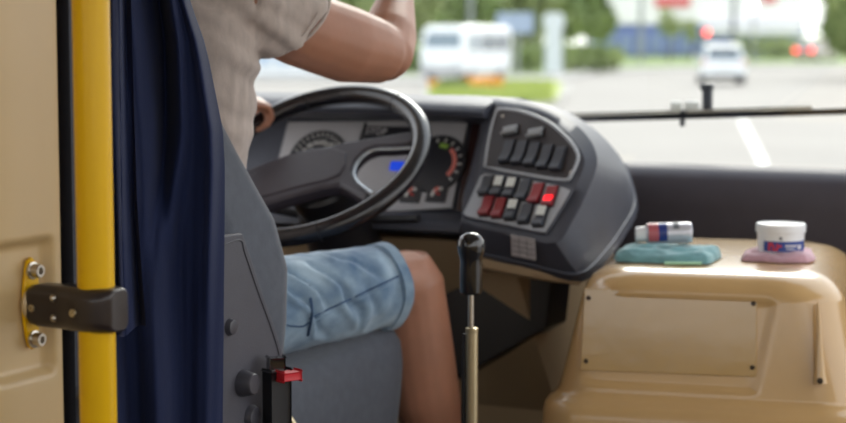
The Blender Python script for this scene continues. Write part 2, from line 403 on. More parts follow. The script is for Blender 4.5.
def bed(p0, p1, n, name, label, m, h0, h1, size):
    bm = bmesh.new()
    for _ in range(n):
        y = random.uniform(*p1); c = G(random.uniform(*p0), y, random.uniform(h0, h1)); s = size * random.uniform(.6, 1.2)
        a = random.uniform(0, 6.28); u = Vector((math.cos(a), math.sin(a), random.uniform(-.4, .4))) * s; v = Vector((-math.sin(a) * .5, math.cos(a) * .5, random.uniform(.4, 1))) * s
        bm.faces.new([bm.verts.new(c - u - v), bm.verts.new(c + u - v), bm.verts.new(c + u + v), bm.verts.new(c - u + v)])
    o = link(name, bm, m, smooth=False); tag(o, label, 'flowers' if 'flower' in name else 'shrub', kind='stuff'); return o
fy = gy(90)
bed((464, 502), (fy - 1.5, fy + 1), 900, 'flowers', 'orange flowers in the island bed right of the low bush', 'flower', .12, .42, .07)
bed((430, 441), (fy - 1.5, fy + 1), 700, 'flowers', 'orange flowers in the island bed left of the low bush', 'flower', .10, .30, .07)
# a painted line on the road
def gxy(px, py): return G(px, gy(py))
ln = [(742, 118), (748, 130), (756, 145), (762, 156), (765, 168), (766, 190), (764, 230)]
bm = bmesh.new()
grid_faces(bm, [[gxy(px - 4 - (py - 118) * .02, py) + Vector((0, 0, -.047)), gxy(px + 4 + (py - 118) * .02, py) + Vector((0, 0, -.047))] for px, py in ln], closed=False)
struct(link('road_marking', bm, 'line'))
bm = bmesh.new(); grid_faces(bm, [[gxy(566, 86), gxy(572, 86)], [gxy(552, 100), gxy(560, 100)]], closed=False)
for v in bm.verts: v.co.z += -.046
struct(link('road_marking', bm, 'line'))

# ================================================================== GRAB POLE with its clamp
PLn = BR                                            # plate faces across the aisle
Lp = 0.0935
pole_top = P(92.5, 0, 1.998); pole_bot = P(100.5, 423, 1.998)
pole_mid = PLATE + PLn * Lp
pole = empty('grab_pole', Vector((pole_mid.x, pole_mid.y, 0.0)), 'yellow vertical grab pole in a dark clamp beside the navy curtain', 'pole')
dirp = Vector(((pole_bot.x - pole_top.x) / (pole_bot.z - pole_top.z) * 1.0, 0, 1.0))
def pole_at(z): return pole_mid + dirp * (z - pole_mid.z)
link('tube', tube([pole_at(z) for z in (0.004, 0.3, 0.6, 0.9, 1.2, 1.6, 1.897)], 0.0202, 32), 'yellow', pole)
# clamp: rounded bar from the plate round the pole
S0 = PLATE + PLn * 0.010; S1 = pole_mid + PLn * 0.0
rings = []
zax = dirp.normalized(); yax = zax.cross(PLn).normalized()
for t, hy, hz, r_ in [(0.006, .013, .017, .008), (0.012, .017, .0215, .010), (0.022, .0185, .0235, .011), (0.05, .019, .0240, .011), (0.062, .021, .0242, .012), (0.072, .0245, .0244, .013), (0.082, .027, .0245, .014), (0.0935, .0285, .0245, .014), (0.106, .0275, .0245, .014), (0.116, .024, .0240, .013), (0.1225, .018, .0232, .010), (0.1255, .0135, .021, .008)]:
    c = PLATE + PLn * t
    rings.append([c + yax * x + zax * y for x, y in rrect(hy, hz, r_, 5)])
clamp = link('clamp', loft(rings), 'clamp', pole, angle=60)
tocam = (CAM - pole_mid).normalized()
def screw_on(parent, name, px, py, d, axis, r, h, m, hole=True, label=None):
    c = P(px, py, d); prof_ = [(0, 0), (r, 0), (r, h * .6), (r * .85, h)]
    if hole: prof_ += [(r * .5, h), (r * .42, h * .45), (0, h * .45)]
    else: prof_ += [(r * .5, h * 1.25), (0, h * 1.32)]
    o = link(name, lathe(prof_, c, axis, 20), m, parent)
    if label: o['label'] = label
    return o
yn = -yax if (-yax).dot(tocam) > 0 else yax
def on_clamp(t, dz, out): return PLATE + PLn * t + zax * dz + yn * out
for t, dz, out, r_, m_, hole, nm in [(0.020, -0.002, .0185, .0042, 'brass', True, 'screw'), (0.083, -0.002, .0275, .0046, 'brass', True, 'screw'), (0.050, 0.011, .0185, .0042, 'steel', False, 'rivet'), (0.050, -0.011, .0185, .0042, 'steel', False, 'rivet')]:
    c = on_clamp(t, dz, out - .002)
    pr = [(0, 0), (r_, 0), (r_, .003), (r_ * .85, .0042)] + ([(r_ * .55, .0042), (r_ * .45, .002), (0, .002)] if hole else [(r_ * .5, .0056), (0, .006)])
    link(nm, lathe(pr, c, yn, 18), m_, clamp)
# plate
pl_pts = [(-.0145, 0), (-.013, .020), (-.0095, .038), (-.006, .048), (0, .052), (.006, .048), (.0095, .038), (.013, .020), (.0145, 0), (.013, -.020), (.0095, -.038), (.006, -.048), (0, -.052), (-.006, -.048), (-.0095, -.038), (-.013, -.020)]
plate = link('mounting_plate', prism([PLATE + PLn * .0015 + BF * a + zax * b for a, b in pl_pts], PLn * .005, .001, 1), 'yellow', pole)
for b in (.037, -.040):
    c = PLATE + PLn * .0065 + zax * b
    bo = link('bolt', lathe([(0, 0), (.0098, 0), (.0098, .0025), (.0075, .003), (.0075, .011), (.0068, .0125), (.0042, .0125), (.0036, .0065), (0, .0065)], c, PLn, 24), 'steel', plate)
link('collar', lathe([(.006, 0), (.019, 0), (.019, .003), (.016, .006), (.006, .006)], PLATE + PLn * .006, PLn, 28), 'beige', pole)['label'] = 'pale washer between yellow plate and clamp'

# ================================================================== CURTAIN
cur = empty('curtain', P(170, 423, 2.40) * 1.0, 'navy blue curtain hanging in folds behind the yellow pole', 'curtain')
cur.location.z = 0.30
def interp(tab, y):
    if y <= tab[0][0]: return tab[0][1]
    for (a, va), (b, vb) in zip(tab[:-1], tab[1:]):
        if y <= b: return va + (vb - va) * (y - a) / (b - a)
    return tab[-1][1]
XR = [(-420, 150), (-150, 168), (0, 190), (20, 197), (40, 204), (60, 209), (80, 213), (105, 218), (130, 223), (165, 225), (200, 225), (300, 224), (520, 222)]
XL = [(-420, 96), (0, 108), (520, 118)]
NV, NU = 120, 130
def cur_depth(u, y):
    k = sstep(-200, 420, y)
    spread = 1 - 0.25 * k
    ph = u + 0.10 * math.sin(y / 130 + 1.0) * (1 - u) + 0.06 * (1 - k) * math.sin(u * 5)
    d = 0.022 * math.sin(ph * 12.5 + 0.3) * (1 - 0.6 * sstep(.45, 1, u) * sstep(60, 300, y)) + 0.004 * math.sin(ph * 25 + y / 160) * (1 - .8 * k) + 0.0008 * math.sin(ph * 60 + y / 90)
    # diagonal drag folds running down from the gathered top right corner
    d -= 0.030 * math.exp(-((u - 0.70 + 0.0011 * (y - 60)) / 0.075) ** 2) * (1 - sstep(150, 330, y))
    d += 0.026 * math.exp(-((u - 0.56 + 0.0012 * (y - 60)) / 0.07) ** 2) * (1 - sstep(160, 360, y))
    d -= 0.018 * math.exp(-((u - 0.90 + 0.0002 * (y - 60)) / 0.05) ** 2) * (1 - sstep(200, 380, y))
    return 2.39 + 0.10 * u + d
rows = []
for side in (0, 0.003):
    rows.append([[P(interp(XL, y) + (interp(XR, y) - interp(XL, y)) * u, y, cur_depth(u, y) + side) for u in [i / NU for i in range(NU + 1)]] for y in [-460 + 1000 * j / NV for j in range(NV + 1)]])
bm = bmesh.new(); fa = grid_faces(bm, rows[0], closed=False); fb = grid_faces(bm, rows[1], closed=False)
for j in range(NV):
    for k in (0, -1): bm.faces.new((fa[j][k], fa[j + 1][k], fb[j + 1][k], fb[j][k]))
for i in range(NU):
    for k in (0, -1): bm.faces.new((fa[k][i], fa[k][i + 1], fb[k][i + 1], fb[k][i]))
link('drape', bm, 'curtain', cur, angle=80)
# narrow front fold that ends in a hem beside the clamp
bm = bmesh.new(); rows = []
FL = [(-460, 100), (0, 106), (330, 112)]; FR = [(-460, 120), (0, 131), (110, 134), (200, 137), (262, 141), (300, 144), (322, 146)]
for side in (0, 0.003):
    rr = []
    for j in range(61):
        t = j / 60; r_ = []
        for i in range(31):
            u = i / 30; y = -440 + 774 * t + (6 * math.sin(u * 5.5) - 3) * t
            x = interp(FL, y) + (interp(FR, y) - interp(FL, y)) * u
            r_.append(P(x, y, 2.30 + 0.016 * math.sin(u * 9 + .5) + 0.02 * u + .004 * math.sin(u * 19 + y / 70) + side))
        rr.append(r_)
    rows.append(rr)
fa = grid_faces(bm, rows[0], closed=False); fb = grid_faces(bm, rows[1], closed=False)
for i in range(30): bm.faces.new((fa[-1][i], fa[-1][i + 1], fb[-1][i + 1], fb[-1][i])); bm.faces.new((fa[0][i], fa[0][i + 1], fb[0][i + 1], fb[0][i]))
for j in range(60): bm.faces.new((fa[j][-1], fa[j + 1][-1], fb[j + 1][-1], fb[j][-1])); bm.faces.new((fa[j][0], fa[j + 1][0], fb[j + 1][0], fb[j][0]))
link('front_fold', bm, 'curtain', cur, angle=80)
rl0, rl1 = P(90, -480, 2.36), P(182, -480, 2.46)
link('rail', tube([rl0, rl1], 0.009, 12), 'steel', cur)
for p_ in (rl0 * .9 + rl1 * .1, rl0 * .1 + rl1 * .9): link('rail_hanger', tube([p_, Vector((p_.x, p_.y, 1.898))], 0.006, 10), 'steel', cur)

# ================================================================== DRIVER'S SEAT
seat = empty('driver_seat', B(-0.45, 0, 0), "driver's grey padded seat with plastic side cover, behind the navy curtain", 'seat')
def ring_rr(z, fc, hf, hr, r_=.05, rc=0.0, n=7):
    return [B(fc + x, rc + y, z) for x, y in rrect(hf, hr, r_, n)]
backs = [(0.40, -.605, .075, .245, .04), (0.425, -.603, .088, .26, .055), (0.47, -.603, .095, .266, .06), (0.52, -.603, .098, .27, .06), (0.60, -.605, .100, .268, .05), (0.675, -.624, .098, .258, .05), (0.72, -.642, .090, .246, .05), (0.78, -.662, .082, .226, .05), (0.845, -.678, .074, .203, .05), (0.93, -.690, .066, .178, .05), (1.02, -.70, .058, .168, .05), (1.08, -.705, .048, .15, .045), (1.105, -.707, .03, .12, .03)]
br_ = link('backrest', loft([ring_rr(*b) for b in backs]), 'seat', seat, angle=70)
hr_ = [(1.10, -.70, .012, .06, .01), (1.135, -.70, .012, .06, .01)]
link('headrest_post', tube([B(-.70, .05, 1.09), B(-.70, .05, 1.17)], .007, 12), 'steel', seat)
link('headrest_post', tube([B(-.70, -.05, 1.09), B(-.70, -.05, 1.17)], .007, 12), 'steel', seat)
link('headrest', loft([ring_rr(z, -.70, a, b, .03) for z, a, b in ((1.15, .02, .09), (1.165, .038, .115), (1.22, .045, .13), (1.30, .043, .125), (1.335, .03, .10), (1.345, .012, .08))]), 'seat', seat, angle=70)
cush = [(z, f + .038, hf + .036, hr, r_) for z, f, hf, hr, r_ in [(.235, -.375, .195, .215, .05), (.245, -.375, .213, .238, .06), (.33, -.373, .220, .248, .07), (.39, -.370, .224, .252, .075), (.43, -.370, .222, .249, .075), (.450, -.372, .212, .238, .07), (.457, -.374, .19, .215, .06)]]
cu = link('cushion', loft([[p + BZ * (.085 * ((p - W0).dot(BF) + .10) if b[0] > .38 else 0) for p in ring_rr(*b)] for b in cush]), 'seat', seat, angle=70)
bpath = [B(-.372 + x, y, .437) for x, y in rrect(.222, .249, .075, 7)]
link('base', loft([ring_rr(z, -.40, a, b, .05) for z, a, b in ((0.002, .16, .17), (0.02, .165, .175), (0.10, .15, .16), (.19, .15, .16), (.234, .17, .19))]), 'black', seat, angle=60)
# plastic side cover over the recliner
rp = 0.284; pN = BR
def on_side(px, py): return on_plane(px, py, B(0, rp, 0), pN)
cov = [(216, 236), (243, 233), (249, 250), (262, 290), (275, 326), (283, 352), (283, 368), (274, 423), (270, 470), (216, 470)]
cov_o = link('side_cover', prism([on_side(*c) for c in cov], -BR * .012, .0035, 3), 'seat_plastic', seat)
pts = [on_side(*c) + BR * .0002 for c in [(221, 246), (240, 240), (245, 254), (258, 292), (271, 328), (278.5, 353), (278.5, 367), (270, 423), (267, 462)]]
link('moulded_edge', tube(smooth_path(pts, 5), .0016, 8), 'seat_knob', cov_o)
def knob(px, py, r, h, nm='knob'):
    c = on_side(px, py) - BR * .002
    return link(nm, lathe([(0, 0), (r * 1.12, 0), (r * 1.12, h * .3), (r * 1.0, h * .55), (r * .92, h * .92), (r * .8, h), (0, h * 1.02)], c, BR, 28), 'seat_knob', cov_o)
knob(229.5, 327, .0112, .010, 'cap'); k_ = knob(242, 383, .0172, .024); knob(251, 417, .0165, .012)
# recliner lever and belt buckle
link('recliner_lever', tube(smooth_path([B(-.60, .30, .39), B(-.585, .315, .36), B(-.55, .325, .335), B(-.50, .33, .31)], 6), [.006] * 18 + [.007], 12), 'brass', seat)['label'] = 'pale metal recliner lever'
bk = P(277, 392, 2.66)
bu = link('belt_buckle', box(bk - BZ * .012, (BR * .45 + BF * .9).normalized(), (BR * .9 - BF * .45).normalized(), BZ, .034, .018, .088, .004), 'black', seat)
link('buckle_stalk', tube(smooth_path([bk - BZ * .05, bk - BZ * .09 - BF * .02, bk - BZ * .13 - BF * .03 - BR * .03], 5), .008, 10), 'black', seat)
rb = P(289, 375.5, 2.65)
link('release_button', box(rb, (BF * .9 + BR * .45).normalized(), (BR * .9 - BF * .45).normalized(), BZ, .030, .017, .012, .003), 'red_lamp', bu)['label'] = 'red release button'
M['red_btn'] = mat('red_button', srgb(206, 44, 56), 0.35); bpy.data.objects['release_button'].data.materials[0] = M['red_btn']
link('latch_plate', box(P(276, 364, 2.665), (BR * .7 + BF * .7).normalized(), (BR * .7 - BF * .7).normalized(), BZ, .024, .014, .020, .003), 'black_gloss', bu)

# ================================================================== STEERING WHEEL
TILT = math.radians(35.8)
WC = B(0, 0, 0) * 1.0; WC.z = P(313, 163, 3.38).z
wa = BR; wb = (BF * math.cos(TILT) + BZ * math.sin(TILT)); wc = (-BF * math.sin(TILT) + BZ * math.cos(TILT))
def Wl(a, b, c=0.0): return WC + wa * a + wb * b + wc * c
RR = 0.2065
wheel = empty('steering_wheel', WC, 'large black steering wheel with forked spokes in front of the driver', 'steering wheel')
bm = tube([Wl(RR * math.cos(t), RR * math.sin(t)) for t in [2 * math.pi * k / 96 for k in range(96)]], .0178, 20, closed=True)
rim = link('rim', bm, 'wheel', wheel, angle=80, origin=WC)
for deg in (62, 118, 242, 298):      # seams in the leather
    t = math.radians(deg); c = Wl(RR * math.cos(t), RR * math.sin(t)); tg = -wa * math.sin(t) + wb * math.cos(t)
    link('seam', lathe([(.0170, -.002), (.0186, -.0012), (.0186, .0012), (.0170, .002)], c, tg, 20), 'black', rim)
def slab_local(pts2, c0, c1, bev, m, name, par):
    bm = prism([Wl(a, b, c0) for a, b in pts2], wc * (c1 - c0), bev, 3); return link(name, bm, m, par, angle=50)
# padded centre bar with a forked arm to the rim on either side
def wl_px(px, py, c=-.012):
    p = on_plane(px, py, WC + wc * c, wc) - WC; return (p.dot(wa), p.dot(wb))
half = [wl_px(*q) for q in [(322, 147.5), (345, 143.5), (370, 139.5), (392, 136), (414, 132), (418, 140), (410, 147), (392, 148.5), (376, 149), (366, 153), (357, 162), (353, 173), (357, 183), (372, 196), (366, 203), (352, 194), (340, 187), (322, 190)]]
half = [(max(.004, a_), b_) for a_, b_ in half]
k_in = lambda q: (q[0], q[1]) if math.hypot(*q) < RR - .004 else (q[0] * (RR - .004) / math.hypot(*q), q[1] * (RR - .004) / math.hypot(*q))
half = [k_in(q) for q in half]
lefts = [k_in(wl_px(*q)) for q in [(322, 190), (300, 196), (262, 207), (240, 213), (222, 214), (206, 206), (200, 190), (212, 182), (240, 174), (262, 166), (285, 157), (310, 149.5)]]
padp = half + lefts[1:]
pad = slab_local(padp, -.034, -.006, .008, 'pad', 'centre_pad', wheel)
boss = [k_in(wl_px(*q)) for q in [(310, 154), (335, 151), (348, 156), (347, 168), (341, 178), (326, 184), (300, 190), (262, 201), (240, 206), (236, 190), (262, 172), (285, 162)]]
slab_local(boss, -.020, -.003, .004, 'pad', 'horn_cover', pad)
for s in (1,):
    lp = [wl_px(*q, -.006) for q in [(414, 148), (392, 149.5), (376, 150), (366.5, 154), (358, 163), (354.5, 173), (358.5, 182), (373, 193)]]
    lp = [k_in(q) for q in lp]
    link('trim_loop', tube(smooth_path([Wl(s * a_, b_, -.006) for a_, b_ in lp], 6), .0032, 10), 'chrome', pad)['label'] = 'pale edging round the spoke opening'
link('hub', lathe([(.055, -.10), (.062, -.08), (.066, -.052), (.06, -.045)], WC, wc, 28), 'black', wheel)
col_ = empty('steering_column', B(.06, 0, .55), 'black steering column shroud below the steering wheel', 'steering column')
cp = [WC - wc * .098, WC - wc * .16, WC - wc * .24, WC - wc * .34]
link('shroud', tube(cp, [.062, .066, .07, .06], 24), 'black', col_, angle=60)
link('stalk', tube(smooth_path([WC - wc * .13 + wa * .05, WC - wc * .12 + wa * .12 - wb * .01, WC - wc * .11 + wa * .19 - wb * .015], 5), .008, 10), 'black', col_)
link('stalk', tube(smooth_path([WC - wc * .13 - wa * .05, WC - wc * .12 - wa * .12, WC - wc * .10 - wa * .18], 5), .008, 10), 'black', col_)
link('pedestal', tube(smooth_path([WC - wc * .33, B(.16, -.03, .30), B(.22, -.03, .006)], 6), .055, 18), 'black', col_)

# ================================================================== DASHBOARD
dash = empty('dashboard', B(.45, -.1, .40), 'dark grey dashboard with gauges and a switch pod wrapping round the driver', 'dashboard')
CB, CT = (.240, .614), (.335, .782)          # gauge face bottom and top in (forward, up)
def dash_prof(dz=0.0, df=0.0):
    return [(CT[0] + .004 + df, CT[1] + dz), (.225 + df, .798 + dz), (.205 + df, .803 + dz), (.200 + df, .812 + dz), (.210 + df, .822 + dz), (.240 + df, .830 + dz), (.40, .834 + dz), (.66, .79), (.71, .70), (.71, .44), (.45, .44), (.24, .575), (.150, .582), (.120, .586), (.108, .594), (.110, .606), (.122, .612), (.145, .613), (CB[0] + .004, CB[1])]
st = []
for r, dz, df in [(-.62, -.05, .10), (-.58, -.02, .05), (-.50, -.01, .02), (-.40, 0, 0), (-.20, 0, 0), (0, 0, 0), (.12, 0, 0), (.20, -.002, .0), (.245, -.004, .01)]:
    st.append([B(f, r, z) for f, z in dash_prof(dz, df)])
link('shell', loft(st), 'dash', dash, angle=35)
cu_f = Vector(((CT[0] - CB[0]), (CT[1] - CB[1]), 0)).normalized()
c_up = BF * cu_f.x + BZ * cu_f.y; c_n = -BF * cu_f.y + BZ * cu_f.x; c_rt = BR
C0 = B(CB[0], 0, CB[1])
def on_cl(px, py, off=0.0): return on_plane(px, py, C0 + c_n * off, c_n)
cl = link('gauge_panel', prism([on_cl(*p, .001) for p in [(266, 214), (289, 123), (469, 121), (453, 209), (360, 214)]], c_n * .006, .002), 'cluster', dash)
link('maroon_cheek', prism([on_cl(*p, .001) for p in [(457, 211), (473, 121), (497, 113), (484, 170), (468, 214)]], c_n * .003, .001), 'maroon', dash)['label'] = 'glossy dark maroon strip right of the gauges'
def disc(name, c, r, h, m, par, seg=40, sx=1.0):
    bm = lathe([(0, 0), (r, 0), (r, h * .8), (r * .97, h), (0, h)], c, c_n, seg); return link(name, bm, m, par)
def arc_marks(c, r0, r1, a0, a1, n, w, m, name, par, off=.0018):
    bm = bmesh.new()
    for k in range(n):
        a = math.radians(a0 + (a1 - a0) * k / max(1, n - 1)); d = c_rt * math.cos(a) + c_up * math.sin(a); t = -c_rt * math.sin(a) + c_up * math.cos(a)
        box(c + d * (r0 + r1) / 2 + c_n * off, d, t, c_n, (r1 - r0), w, .0008, bm=bm)
    return link(name, bm, m, par, smooth=False)
def band(c, r0, r1, a0, a1, m, name, par, off=.0012):
    rings = []
    for k in range(17):
        a = math.radians(a0 + (a1 - a0) * k / 16); d = c_rt * math.cos(a) + c_up * math.sin(a)
        rings.append([c + d * r0 + c_n * off, c + d * r1 + c_n * off, c + d * r1 + c_n * (off + .001), c + d * r0 + c_n * (off + .001)])
    return link(name, loft(rings), m, par, smooth=False)
def gauge(px, py, r, name='gauge'):
    c = on_cl(px, py, .0075); g = disc(name, c - c_n * .001, r, .003, 'gauge', dash)
    link('bezel_ring', tube([c + (c_rt * math.cos(t) + c_up * math.sin(t)) * r + c_n * .001 for t in [2 * math.pi * k / 40 for k in range(40)]], .0022, 8, closed=True), 'black', g)
    return g, c + c_n * .002
g1, c1 = gauge(317, 160, .064)
arc_marks(c1, .050, .060, 20, 160, 13, .0022, 'white', 'dial_marks', g1)
bm = bmesh.new()
for t_, a in (('20', 152), ('40', 128), ('60', 104), ('80', 80), ('100', 56), ('120', 32)):
    a = math.radians(a); tb = text_bm(t_, .015, c1 + (c_rt * math.cos(a) + c_up * math.sin(a)) * .038 + c_n * .0015, c_rt, c_up)
    me = bpy.data.meshes.new('t'); tb.to_mesh(me); tb.free(); bm.from_mesh(me)
link('dial_numbers', bm, 'white', g1, smooth=False)
link('needle', prism([c1 + c_n * .003 + v for v in (-c_rt * .045 + c_up * .012, c_rt * .004 - c_up * .003, c_rt * .003 + c_up * .004)], c_n * .001), 'red_needle', g1, smooth=False)
g2, c2 = gauge(437, 164, .060)
band(c2, .034, .043, 66, 92, 'green_mark', 'green_arc', g2); band(c2, .034, .043, -40, 52, 'pink_mark', 'red_arc', g2)
arc_marks(c2, .046, .054, -40, 220, 14, .003, 'white', 'dial_marks', g2)
gs = []
for px, py in ((411, 194.5), (437, 194)):
    c = on_cl(px, py, .0075); hs = .0215
    q = link('small_gauge', box(c + c_n * .001, c_rt, c_up, c_n, hs * 2, hs * 1.7, .004, .002), 'gauge', dash)
    cc = c + c_n * .0025 + c_rt * .006 - c_up * .004
    band(cc, .011, .017, 70, 190, 'white', 'dial_arc', q, .0012); band(cc, .0105, .0175, 100, 140, 'pink_mark', 'red_zone', q, .002)
    link('needle', prism([cc + c_n * .004 + v for v in (-c_rt * .012 + c_up * .006, c_rt * .003 - c_up * .002, c_rt * .003 + c_up * .002)], c_n * .001), 'red_needle', q, smooth=False)
# centre warning display
dc = on_cl(381, 131, .0078)
dsp = link('warning_display', box(on_cl(386, 140, .0078), c_rt, c_up, c_n, .105, .060, .004, .002), 'gauge', dash)
link('stop_lettering', text_bm('STOP', .020, on_cl(376, 131.5, .0106), c_rt, c_up), 'sticker', dsp, smooth=False)
link('blue_indicator', box(on_cl(398, 166, .0095), c_rt, c_up, c_n, .034, .020, .005, .002), 'blue_lamp', dash)['label'] = 'lit blue indicator lamp'
link('gauge_divider', tube([on_cl(366, 123, .007), on_cl(357, 150, .007)], .003, 8), 'black', dash)

# ---- switch pod
pn = (BF * -.8 - BR * .2 + BZ * .56).normalized()
roll_ax = pn
pp0 = P(520, 170, 3.35)
def pod(px, py, off=0.0): return on_plane(px, py, pp0 + pn * off, pn)
face = [(461, 222), (472, 197), (482, 172), (489, 138), (496, 109), (514, 109), (533, 113), (549, 120), (564, 130), (575, 142), (583, 155), (584, 168), (573, 192), (561, 215), (550, 236), (520, 231), (490, 226)]
crest = [((460, 226), -.006), ((469, 198), -.006), ((477, 172), -.006), ((483, 137), -.006), ((489, 103), -.012), ((513, 101), -.014), ((535, 104), -.016), ((553, 110), -.018), ((569, 119), -.02), ((583, 131), -.02), ((594, 147), -.02), ((597, 166), -.02), ((586, 195), -.015), ((573, 220), -.01), ((556, 243), -.006), ((522, 238), -.006), ((490, 232), -.006)]
mid = [(462, 236, 3.37), (462, 200, 3.46), (470, 172, 3.52), (478, 137, 3.58), (487, 101.5, 3.62), (512, 99.5, 3.62), (538, 102, 3.62), (557, 107, 3.62), (577, 117, 3.63), (598, 132, 3.64), (616, 152, 3.65), (626, 176, 3.58), (612, 212, 3.43), (592, 243, 3.29), (567, 260, 3.222), (530, 253, 3.275), (492, 245, 3.33)]
lip = [(469, 250, 3.39), (466, 205, 3.55), (474, 175, 3.66), (482, 140, 3.74), (492, 106, 3.80), (515, 104, 3.82), (542, 106, 3.82), (562, 111, 3.82), (584, 122, 3.82), (606, 140, 3.82), (625, 165, 3.80), (634.5, 201, 3.72), (622, 228, 3.55), (602, 255, 3.36), (578, 274, 3.235), (536, 266, 3.285), (500, 258, 3.34)]
R0 = [pod(*p) for p in face]; R1 = [pod(p[0], p[1], o) for p, o in crest]; R2 = [P(*p) for p in mid]; R3 = [P(*p) for p in lip]
R4 = [p - BZ * .016 + BF * .02 for p in R3]
cen = sum(R4, Vector()) / len(R4)
R5 = [p + (cen - p) * .12 - BZ * .008 for p in R4]
def dense(r):                          # round the outline
    return smooth_path(r + [r[0]], 3)[:-1]
pod_bm = loft([dense(r) for r in (R0, R1, R2, R3, R4, R5)])
pod_o = link('switch_pod', pod_bm, 'dash', dash, angle=38)
link('lip_edge', tube([p + (p - cen).normalized() * .000 for p in smooth_path(R3[10:] + [R3[0]], 5)], .0035, 10), 'dash', pod_o)
def inset(pts, k):
    c = sum((Vector((p[0], p[1])) for p in pts), Vector((0, 0))) / len(pts)
    return [(c.x + (p[0] - c.x) * k, c.y + (p[1] - c.y) * k) for p in pts]
up_poly = [(486, 168), (490, 140), (497, 113), (503, 110), (520, 112), (536, 117), (552, 125), (566, 137), (576, 149), (579, 160), (572, 176), (565, 181), (530, 176)]
lo_poly = [(464, 214), (473, 195), (481, 177), (486, 174), (520, 179), (556, 185.5), (571, 190), (571, 195), (559, 215), (549, 231), (543, 234), (505, 226), (468, 218)]
upn = link('upper_switch_panel', prism([pod(*p, .0005) for p in up_poly], pn * .004, .001), 'recess', pod_o)
upn['label'] = 'dark upper switch panel'
link('panel_rim', tube([pod(*p, .003) for p in dense([Vector((a, b, 0)) for a, b in up_poly])], .0036, 8, closed=True) if False else tube([q + pn * .003 for q in dense([pod(*p) for p in up_poly])], .0034, 8, closed=True), 'switch_face', upn)
lpn = link('lower_switch_panel', prism([pod(*p, .0005) for p in lo_poly], pn * .004, .001), 'switch_face', pod_o)
lpn['label'] = 'grey lower switch panel'
link('panel_rim', tube([q + pn * .003 for q in dense([pod(*p) for p in lo_poly])], .0024, 8, closed=True), 'dash', lpn)
for c in ((503, 116), (571, 172)): link('panel_screw', lathe([(0, 0), (.003, 0), (.003, .001), (0, .0012)], pod(*c, .0045), pn, 12), 'steel', upn)
ur = (pod(555, 186) - pod(485, 175)).normalized(); 
def rocker(px, py, w, h, m, par, cap=None, name='rocker_switch', up_px=(4, -17), tilt=.004, label=None):
    c = pod(px, py, .0045); uu = (pod(px + up_px[0], py + up_px[1], .0045) - c).normalized(); rr = (ur - uu * ur.dot(uu)).normalized(); nn = rr.cross(uu)
    if nn.dot(pn) < 0: nn = -nn
    prof_ = [(-h / 2, 0), (-h / 2, .006 + tilt), (-h / 2 + .003, .0075 + tilt), (-h * .05, .0055), (h / 2 - .003, .0065), (h / 2, .005), (h / 2, 0)]
    rings = [[c + rr * x + uu * a + nn * b for a, b in prof_] for x in (-w / 2, -w / 2 + .001, w / 2 - .001, w / 2)]
    o = link(name, loft(rings), m, par, angle=30)
    if label: o['label'] = label
    link('switch_frame', tube([c + rr * sx * (w / 2 + .0012) + uu * sy * (h / 2 + .0012) + nn * .001 for sx, sy in ((-1, -1), (1, -1), (1, 1), (-1, 1))], .0016, 6, closed=True), 'black', o)
    if cap:
        cm, k0, k1 = cap
        link('switch_cap', box(c + uu * h * (k0 + k1) / 2 + nn * .0078, rr, uu, (nn - uu * .0).normalized(), w * .86, h * (k1 - k0), .0035, .001), cm, o)
    return o
for px, py in ((511, 132), (536, 134.5)):
    rocker(px, py - 1, .030, .018, 'switch_grey', upn, up_px=(3, -17))
for px, py in ((508, 151), (520.5, 152.3), (533, 154), (546, 156.5), (559, 158.5)):
    rocker(px, py + 1, .0200, .048, 'switch_black', upn, up_px=(5, -17))
row1 = [(487, 186, 'switch_black', None), (499, 187, 'switch_black', ('switch_white', -.02, .46)), (511.5, 188.5, 'switch_black', ('switch_white', -.02, .46)), (524, 191, 'switch_black', None), (537, 194, 'switch_red', None), (551, 197, 'switch_red', ('red_lamp', -.42, -.02))]
row2 = [(487.5, 206.5, 'switch_red', None), (500, 208.5, 'switch_red', None), (513, 210.5, 'switch_black', ('switch_white', -.0, .46)), (526.5, 214, 'switch_black', None), (541.5, 217, 'switch_black', ('switch_white', .0, .46))]
for px, py, m_, cap in row1 + row2:
    rocker(px, py, .0205, .040, m_, lpn, cap, up_px=(5, -16), label={'switch_red': 'dark red rocker switch'}.get(m_) if not cap else ('rocker switch with lit red lamp' if 'lamp' in cap[0] else 'rocker switch with white cap'))
# sticker on the dark front edge
def on_front(px, py, off):
    a, b, c = R1[16], R1[14], R3[15]; n = (b - a).cross(c - a).normalized()
    if n.dot(CAM - a) < 0: n = -n
    return on_plane(px, py, a + n * off, n), n
q = [on_front(*p, .006)[0] for p in ((511, 234.5), (535, 239), (536, 260), (512, 255))]; nfr = on_front(520, 245, .006)[1]
skr = link('sticker', prism(q, nfr * .0012), 'sticker', pod_o, smooth=False)
skr['label'] = 'small white printed sticker'
bm = bmesh.new()
for k in range(1, 4):
    t = k / 4; a = q[0].lerp(q[3], t); b = q[1].lerp(q[2], t); box((a + b) / 2 + nfr * .0014, (b - a).normalized(), (q[3] - q[0]).normalized(), nfr, (b - a).length * .86, .0012, .0006, bm=bm)
for k in (1, 2):
    t = k / 3; a = q[0].lerp(q[1], t); b = q[3].lerp(q[2], t); box((a + b) / 2 + nfr * .0014, (b - a).normalized(), (q[1] - q[0]).normalized(), nfr, (b - a).length * .86, .0012, .0006, bm=bm)
link('sticker_lines', bm, 'poledark', skr, smooth=False)
